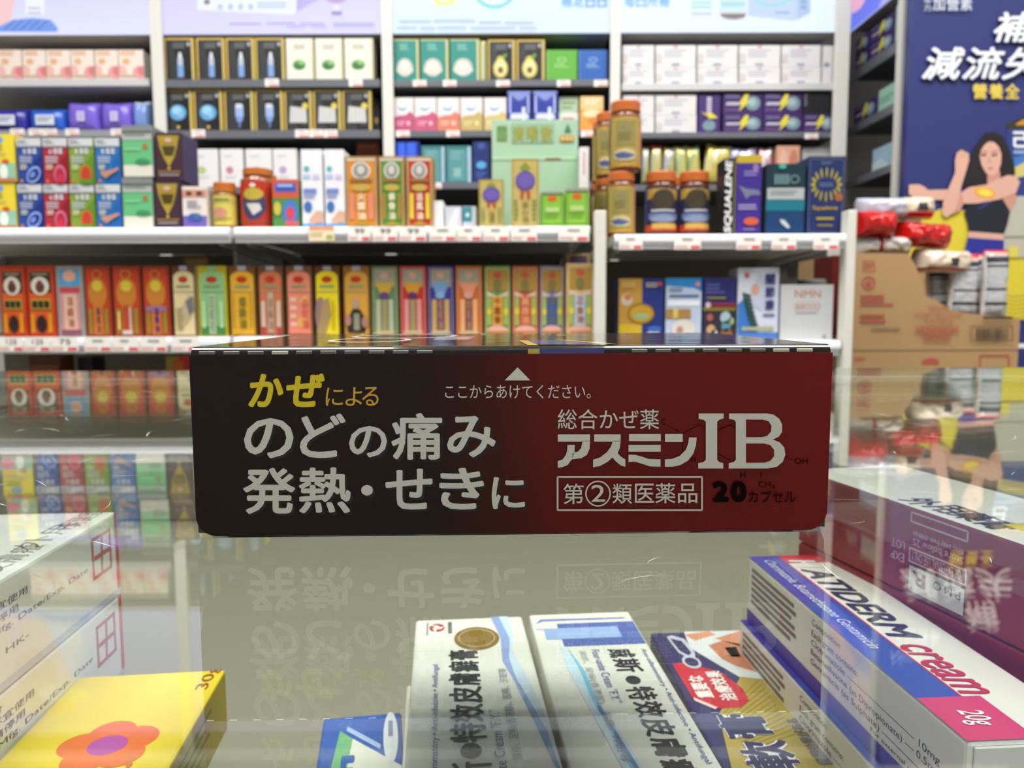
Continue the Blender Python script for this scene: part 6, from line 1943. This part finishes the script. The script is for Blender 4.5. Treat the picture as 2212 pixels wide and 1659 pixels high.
# --- maroon boxes farther right
def maroon(label, zt, W=0.05, detail=True):
    L, H = 0.17, 0.032
    r, mb, f, uv, uvl, uvr = case_box('ointment_box', label, 'box', (1730, 1016), (2212, 1180), -0.02, W, L, H, '#8a2a34', group='stacked maroon ointment boxes')
    r.location.z += zt + 0.02
    T = f['top']
    T.rect(0.01, 0.003, 0.99, 0.997, '#d9d8d0')
    S = f['left']
    S.rect(0.002, 0.01, 0.998, 0.97, '#8a2a34')
    if detail:
        for k, (px, py) in enumerate(((1985, 1085), (2040, 1100), (2095, 1117), (2150, 1135))):
            u, v = uv(px, py)
            T.text('外用藥膏'[k], u - 0.12, v - 0.035, u + 0.16, v + 0.03, '#34343a', 0.03, rot=-1); T.k -= 1
        T.k += 1
        u, v = uv(2190, 1140)
        T.rect(u - 0.02, v - 0.1, u + 0.25, v + 0.02, '#c9ba4c')
        a, b = uvl(1968, 1105), uvl(2092, 1170)
        LT = '#cdb3b4'
        S.frame(a[0], b[1] - 0.02, b[0], a[1], 0.004, 0.02, LT)
        for q in range(2):
            S.text(('Store below 25', 'Keep away from children')[1 - q], a[0] + 0.01, b[1] - 0.17 + 0.0 - 0.1 * q, b[0] - 0.01, b[1] - 0.09 - 0.1 * q, LT, rot=2); S.k -= 1
        c = uvl(1966, 1200)
        S.frame(a[0], 0.38, b[0], 0.55, 0.003, 0.018, LT); S.text('FOR EXTERNAL USE ONLY', a[0] + 0.008, 0.41, b[0] - 0.008, 0.52, LT, rot=2)
        S.rect(a[0], 0.04, b[0], 0.36, '#2c2a30'); S.rect(a[0] + 0.003, 0.055, b[0] - 0.003, 0.345, '#c4bfc0')
        S.text('R', a[0] + 0.012, 0.14, a[0] + 0.05, 0.30, '#6d2234', 0.03, rot=2); S.k -= 1
        S.text('P.M.O.', a[0] + 0.065, 0.2, b[0] - 0.012, 0.29, '#4a3a40', rot=2)
        e = uvl(1940, 1195)
        S.text('LOT', e[0] - 0.02, 0.48, e[0] + 0.02, 0.58, LT, rot=2); S.k -= 1
        S.text('EXP', e[0] - 0.02, 0.34, e[0] + 0.02, 0.44, LT, rot=2)
    finish(r, mb, W=W, L=L, H=H)
maroon('maroon ointment box with white top and upside-down print, uppermost at far right', -0.02)
maroon('maroon ointment box right under the uppermost one at far right', -0.0525, detail=False)
maroon('maroon ointment box third in the stack at far right, resting low', -0.085, detail=False)

# --- two white cream boxes in the middle
def fy_box(label, P, Rp, W, L, flip):
    H = 0.024
    r, mb, f, uv, uvl, uvr = case_box('cream_box', label, 'box', P, Rp, -0.078, W, L, H, '#e3e4dc', group='white FY cream boxes')
    T = f['top']
    V = lambda y: uv(P[0] + 60, y)[1]
    BLK, VIO, GRY = '#25262e', '#5a5aa0', '#7f8a92'
    if not flip:
        def ribbon(pts, c):
            T.poly(pts, c)
        ribbon([(0.70, 0.999), (0.86, 0.999), (0.88, 0.88), (0.84, 0.78), (0.93, 0.6), (0.99, 0.42), (1.0, 0.2), (0.97, 0.2), (0.9, 0.45), (0.8, 0.62), (0.76, 0.78), (0.78, 0.9)], '#c6dcea')
        T.poly([(0.70, 0.999), (0.78, 0.999), (0.84, 0.85), (0.80, 0.74), (0.82, 0.64), (0.96, 0.4), (0.99, 0.2), (0.94, 0.3), (0.84, 0.56), (0.74, 0.72), (0.76, 0.86)], '#8fa4d8')
        T.poly([(0.8, 0.62), (0.84, 0.55), (0.98, 0.28), (0.99, 0.2), (0.96, 0.28)], '#5fb0d8')
        GOLDM = M('#b0863a', 0.25, 0.6, 0.6)
        T.ell(0.55, V(1383), 0.2, 0.072, GOLDM, n=36); T.ell(0.55, V(1382), 0.165, 0.058, M('#d6c28c', 0.25, 0.6)); T.ell(0.55, V(1382), 0.15, 0.05, M('#b98f3c', 0.22, 0.7), n=36)
        for k in range(3):                                # red swirl mark
            t = 2.1 * k + 0.4
            pts = []
            for i in range(9):
                a = t + i * 0.22
                pts.append((0.2 + 0.07 * math.cos(a), V(1357) + 0.026 * math.sin(a)))
            for i in range(8, -1, -1):
                a = t + i * 0.22 + 0.1
                q = 0.35 + 0.5 * i / 8
                pts.append((0.2 + 0.07 * q * math.cos(a), V(1357) + 0.026 * q * math.sin(a)))
            T.poly(pts, '#b9303a'); T.k -= 1
        T.k += 1
        T.rect(0.105, V(1372), 0.12, V(1346), '#8d8a90'); T.rect(0.30, V(1370), 0.335, V(1346), '#6f6c70')
        ys = (1408, 1432, 1458, 1488, 1526, 1567, 1612)
        for i, ch in enumerate('膏癬膚皮效特'):
            T.text(ch, 0.295, V(ys[i + 1] - 3), 0.545, V(ys[i]), BLK, 0.02, rot=1); T.k -= 1
        T.k += 1
        T.ell(0.43, V(1627), 0.07, 0.026, BLK)
        T.text('斯', 0.30, V(1700), 0.56, V(1652), BLK, 0.02, rot=1)
        T.text('Anti-inflammatory • Anti-infective • Antifungal', 0.165, V(1740), 0.225, V(1437), VIO, 0.0, rot=1)
        T.text('Four-unite Cream "F.Y."', 0.575, V(1760), 0.65, V(1542), VIO, 0.0, rot=1)
        T.text('濕疹、足癬(香港腳)、股癬、汗斑等', 0.69, V(1655), 0.77, V(1452), GRY, 0.0, rot=1)
    else:
        T.poly([(0.04, 0.93), (0.1, 0.96), (0.92, 0.955), (0.92, 0.945), (0.12, 0.945)], '#6f7cb8'); T.poly([(0.03, 0.9), (0.5, 0.87), (0.45, 0.86), (0.03, 0.89)], '#a9b9dc')
        T.rect(0.24, 0.78, 0.98, 0.925, '#5468ae'); T.rect(0.1, 0.825, 0.8, 0.895, '#93aedb')
        T.poly([(0.2, 0.8), (0.3, 0.7), (0.36, 0.5), (0.5, 0.2), (0.36, 0.2), (0.26, 0.48), (0.2, 0.66)], '#c6dfee')
        T.poly([(0.26, 0.78), (0.34, 0.64), (0.35, 0.5), (0.47, 0.2), (0.41, 0.2), (0.31, 0.5), (0.3, 0.64)], '#7fc0e0'); T.poly([(0.34, 0.5), (0.47, 0.2), (0.44, 0.2), (0.33, 0.46)], '#6d84c4')
        Q = [uv(1500, y)[1] for y in (1397, 1418, 1450, 1480, 1512, 1550, 1592, 1640, 1690)]
        for i, ch in enumerate('威斯'):
            T.text(ch, 0.60, Q[i + 1] + 0.006, 0.83, Q[i], BLK, 0.02, rot=-1); T.k -= 1
        T.ell(0.70, (Q[2] + Q[3]) / 2, 0.06, 0.02, BLK)
        for i, ch in enumerate('特效皮膚癬'):
            T.text(ch, 0.60, Q[i + 4] + 0.006 if i + 4 < 9 else Q[8] - 0.1, 0.83, Q[i + 3], BLK, 0.02, rot=-1); T.k -= 1
        T.k += 1
        T.text('Anti-inflammatory • Anti-infective • Antifungal', 0.89, Q[7] - 0.02, 0.945, Q[0] - 0.005, VIO, 0.0, rot=-1)
        T.text('Four-unite Cream "F.Y."', 0.46, Q[4] - 0.0, 0.535, Q[0], VIO, 0.0, rot=-1)
        T.text('濕疹、足癬(香港腳)、股癬、汗斑等', 0.34, Q[7], 0.41, Q[0], '#9aa7ae', 0.0, rot=-1)
    finish(r, mb, W=W, L=L, H=H)
zz = G - 0.078
WA = (atZ(1132, 1330, zz) - atZ(898, 1340, zz)).length
fy_box('white cream box with gold medal and red swirl, left one of the middle pair', (898, 1340), (873, 1659), WA - 0.001, 0.15, False)
WB = (atZ(1360, 1327, zz) - atZ(1141, 1328, zz)).length
fy_box('white cream box with two blue blocks, right one of the middle pair', (1142, 1328), (1228, 1650), WB, 0.15, True)
r, mb, f, uv, uvl, uvr = case_box('cream_box', 'plain white box peeping out under the left edge of the gold medal box', 'box', (878, 1480), (868, 1659), -0.1025, 0.04, 0.12, 0.024, '#dedcd2')
f['top'].rect(0.02, 0.1, 0.05, 0.9, '#c9c6ba')
finish(r, mb, W=0.04, L=0.12, H=0.024)

# --- blue and green box
zz = G - 0.104
WG = (atZ(866, 1550, zz) - atZ(699, 1552, zz)).length
r, mb, f, uv, uvl, uvr = case_box('ointment_box', 'blue, green and white ointment box at the bottom edge left of the white boxes', 'box', (699, 1552), (682, 1659), -0.104, WG, 0.11, 0.0225, '#2f5aa8')
T = f['top']
q = lambda *ps: [uv(*p) for p in ps]
T.poly(q((735, 1580), (762, 1597), (752, 1659), (715, 1659)), '#6fae7c')
T.poly(q((762, 1597), (868, 1655), (868, 1790), (720, 1790), (750, 1659)), '#d6d6cc')
T.poly(q((715, 1659), (752, 1659), (735, 1790), (690, 1790)), '#6fae7c')
c = uv(844, 1592)
T.ell(c[0], c[1], 0.09, 0.16, '#d3d6da'); T.bars(c[0] - 0.03, c[1] - 0.1, c[0] + 0.03, c[1] + 0.1, 1, '#7f8aa0', 0.5)
a = uv(750, 1576); b = uv(822, 1615)
T.line(a[0], a[1], b[0], b[1], 0.03, '#9fb4dc')
a = uv(735, 1659)
T.text('E', a[0], a[1] - 0.12, a[0] + 0.16, a[1] + 0.06, '#2f5aa8', 0.05)
f['left'].rect(0.02, 0.1, 0.98, 0.9, '#3f6ab4')
finish(r, mb, W=WG, L=0.11, H=0.0225)

# --- navy and gold hand cream box
zz = G - 0.098
WH = (atZ(1638, 1362, zz) - atZ(1400, 1362, zz)).length
r, mb, f, uv, uvl, uvr = case_box('ointment_box', 'navy and gold ointment box with a bandaged hand and 軟膏, beside the HATIDERM stack', 'box', (1640, 1362), (1900, 1659), -0.098, WH, 0.17, 0.028, '#2c2a5c', far_right=True)
T = f['top']
q = lambda *ps: [uv(*p) for p in ps]
T.poly(q((1475, 1362), (1640, 1362), (1720, 1450), (1690, 1470), (1600, 1465), (1540, 1430), (1490, 1400)), '#c9cdd0')
for ps, c in (((( 1480, 1372), (1530, 1362), (1545, 1372), (1500, 1385)), '#c98a6c'), (((1530, 1395), (1560, 1385), (1640, 1400), (1700, 1440), (1715, 1466), (1650, 1458), (1590, 1440), (1560, 1425)), '#b9775c'),
              (((1545, 1380), (1600, 1362), (1640, 1362), (1660, 1385), (1600, 1398)), '#c08268'), (((1565, 1400), (1590, 1398), (1600, 1420), (1580, 1420)), '#8d4f3c'), (((1610, 1408), (1632, 1410), (1640, 1432), (1620, 1430)), '#8d4f3c')):
    T.poly(q(*ps), c); T.k -= 1
T.k += 1
T.poly(q((1600, 1463), (1660, 1470), (1820, 1659), (1900, 1760), (1640, 1760), (1580, 1659), (1552, 1545)), '#a8944c')
for k in range(14):
    a, b = uv(1560 + 4 * k, 1545 + 6 * k), uv(1640 + 6 * k, 1470 + 9 * k)
    T.line(a[0], a[1], b[0], b[1], 0.004, '#8d7a34'); T.k -= 1
T.k += 1
T.poly(q((1655, 1470), (1700, 1478), (1880, 1659), (1940, 1760), (1880, 1760), (1760, 1600)), '#b9b6c0')
T.poly(q((1452, 1436), (1480, 1432), (1560, 1455), (1605, 1490), (1618, 1515), (1600, 1530), (1550, 1532), (1500, 1515)), '#b9303c')
T.poly(q((1498, 1508), (1550, 1530), (1545, 1534), (1500, 1515)), '#e0c0c0')
T.poly(q((1440, 1378), (1450, 1374), (1478, 1382), (1500, 1410), (1502, 1421), (1488, 1424), (1466, 1412)), '#b9b9c6'); T.poly(q((1447, 1381), (1472, 1386), (1494, 1412), (1488, 1418), (1468, 1408)), '#34345c')
a = uv(1494, 1432); T.ell(a[0], a[1], 0.075, 0.035, '#b9b9c6'); T.ell(a[0], a[1], 0.055, 0.024, '#34345c')
def rot_text(t, p_near, p_far, wid, m, bold):
    a, b = uv(*p_near), uv(*p_far)
    u = (a[0] + b[0]) / 2
    T.text(t, u - wid / 2, a[1], u + wid / 2, b[1], m, bold, rot=1); T.k -= 1
rot_text('重要な', (1525, 1510), (1500, 1462), 0.13, '#e6dede', 0.03)
rot_text('治療效果', (1580, 1516), (1536, 1452), 0.13, '#e6dede', 0.03)
T.k += 1
rot_text('膏', (1625, 1597), (1590, 1545), 0.36, '#dcdbe2', 0.09); rot_text('軟', (1680, 1668), (1640, 1602), 0.36, '#dcdbe2', 0.09)
T.k += 1
rot_text('膏', (1625, 1597), (1590, 1545), 0.35, '#34365c', 0.035); rot_text('軟', (1680, 1668), (1640, 1602), 0.35, '#34365c', 0.035)
T.k += 1
rot_text('殺菌効果がある', (1790, 1655), (1705, 1555), 0.1, '#5a5c74', 0.02)
T.poly(q((1762, 1580), (1785, 1575), (1840, 1625), (1880, 1659), (1860, 1690), (1820, 1659)), '#4a86a8')
T.k += 1
rot_text('皮炎', (1835, 1640), (1795, 1590), 0.1, '#dfe8ec', 0.03)
T.frame(*uv(1700, 1508), *uv(1720, 1482), 0.006, 0.006, '#3a3840')
finish(r, mb, W=WH, L=0.17, H=0.028)

# --- yellow flower box at left
zz = G - 0.082
r, mb, f, uv, uvl, uvr = case_box('cream_box', 'yellow cream box with an orange flower and 30g, at bottom left', 'box', (488, 1446), (366, 1659), -0.082, 0.052, 0.14, 0.023, '#dcc41e', far_right=True)
T = f['top']
c = uv(232, 1612)
for k in range(5):
    a = 2 * math.pi * k / 5 + 0.5
    T.ell(c[0] + 0.15 * math.cos(a), c[1] + 0.055 * math.sin(a), 0.135, 0.05, '#d9692c')
T.ell(c[0], c[1], 0.10, 0.075, '#d9692c'); T.ell(c[0], c[1], 0.11, 0.04, '#a8489c')
a, b = uv(275, 1628), uv(280, 1659)
T.line(a[0], a[1], b[0], b[1], 0.025, '#c9702c')
a = uv(452, 1463)
T.text('30g', a[0] - 0.045, a[1] - 0.07, a[0] + 0.06, a[1] + 0.055, '#8d4a2c', 0.0, rot=1)
f['right'].rect(0.01, 0.03, 0.99, 0.97, '#a8962a'); f['right'].bars(0.3, 0.2, 0.9, 0.8, 4, '#5d5a3c', 0.3, 3)  # shade of the right side put into its darker olive colour
finish(r, mb, W=0.052, L=0.14, H=0.023)

# --- white instruction-printed boxes at left, two stacked
def white_left(label, zt, top):
    W, L, H = 0.07, 0.19, 0.034
    r, mb, f, uv, uvl, uvr = case_box('ointment_box', label, 'box', (252, 1106), (0, 1254), -0.03, W, L, H, '#dfe2de', far_right=True, group='white printed boxes at left')
    r.location.z += zt + 0.03
    S = f['right']
    S.rect(0.985, 0.0, 1.0, 1.0, '#c9503c')
    S.rect(0.0, 0.0, 1.0, 0.08, '#b9c3d4')
    TX = '#4a4c50'
    lines = ('・至陽下段分', '・嬰幼兒童不宜使用', '・如有不適請停用', '・Lot No./Mfg. Date/Exp. Date', '供應商', '・Reg. No.: HK-', '請放在陰涼處')
    for i, t in enumerate(lines):
        n = len(t)
        S.text(t, 0.38, 0.84 - 0.11 * i, min(0.86, 0.38 + (0.03 if ord(t[1]) > 1000 else 0.019) * n), 0.915 - 0.11 * i, TX); S.k -= 1
    S.k += 1
    S.frame(0.88, 0.38, 0.965, 0.86, 0.008, 0.04, '#c05a4a'); S.line(0.92, 0.42, 0.925, 0.82, 0.008, '#c05a4a'); S.line(0.89, 0.62, 0.955, 0.62, 0.05, '#c05a4a')
    if top:
        T = f['top']
        for (px, py, t) in ((195, 1122, '保健護理'), (110, 1165, '外用'), (30, 1215, '皮膚癢')):
            a = uv(px, py)
            T.text(t, a[0] - 0.12, a[1] - 0.06, a[0] + 0.02, a[1] + 0.1, '#5a5c5e', rot=1); T.k -= 1
        T.k += 1
    finish(r, mb, W=W, L=L, H=H)
white_left('white box with black instructions and a red stamp, upper one at left edge', -0.03, True)
white_left('white box with black instructions and a red stamp, lower one at left edge', -0.0645, False)
white_left('white box at the bottom of the left-edge stack, nearly hidden', -0.099, False) if False else None
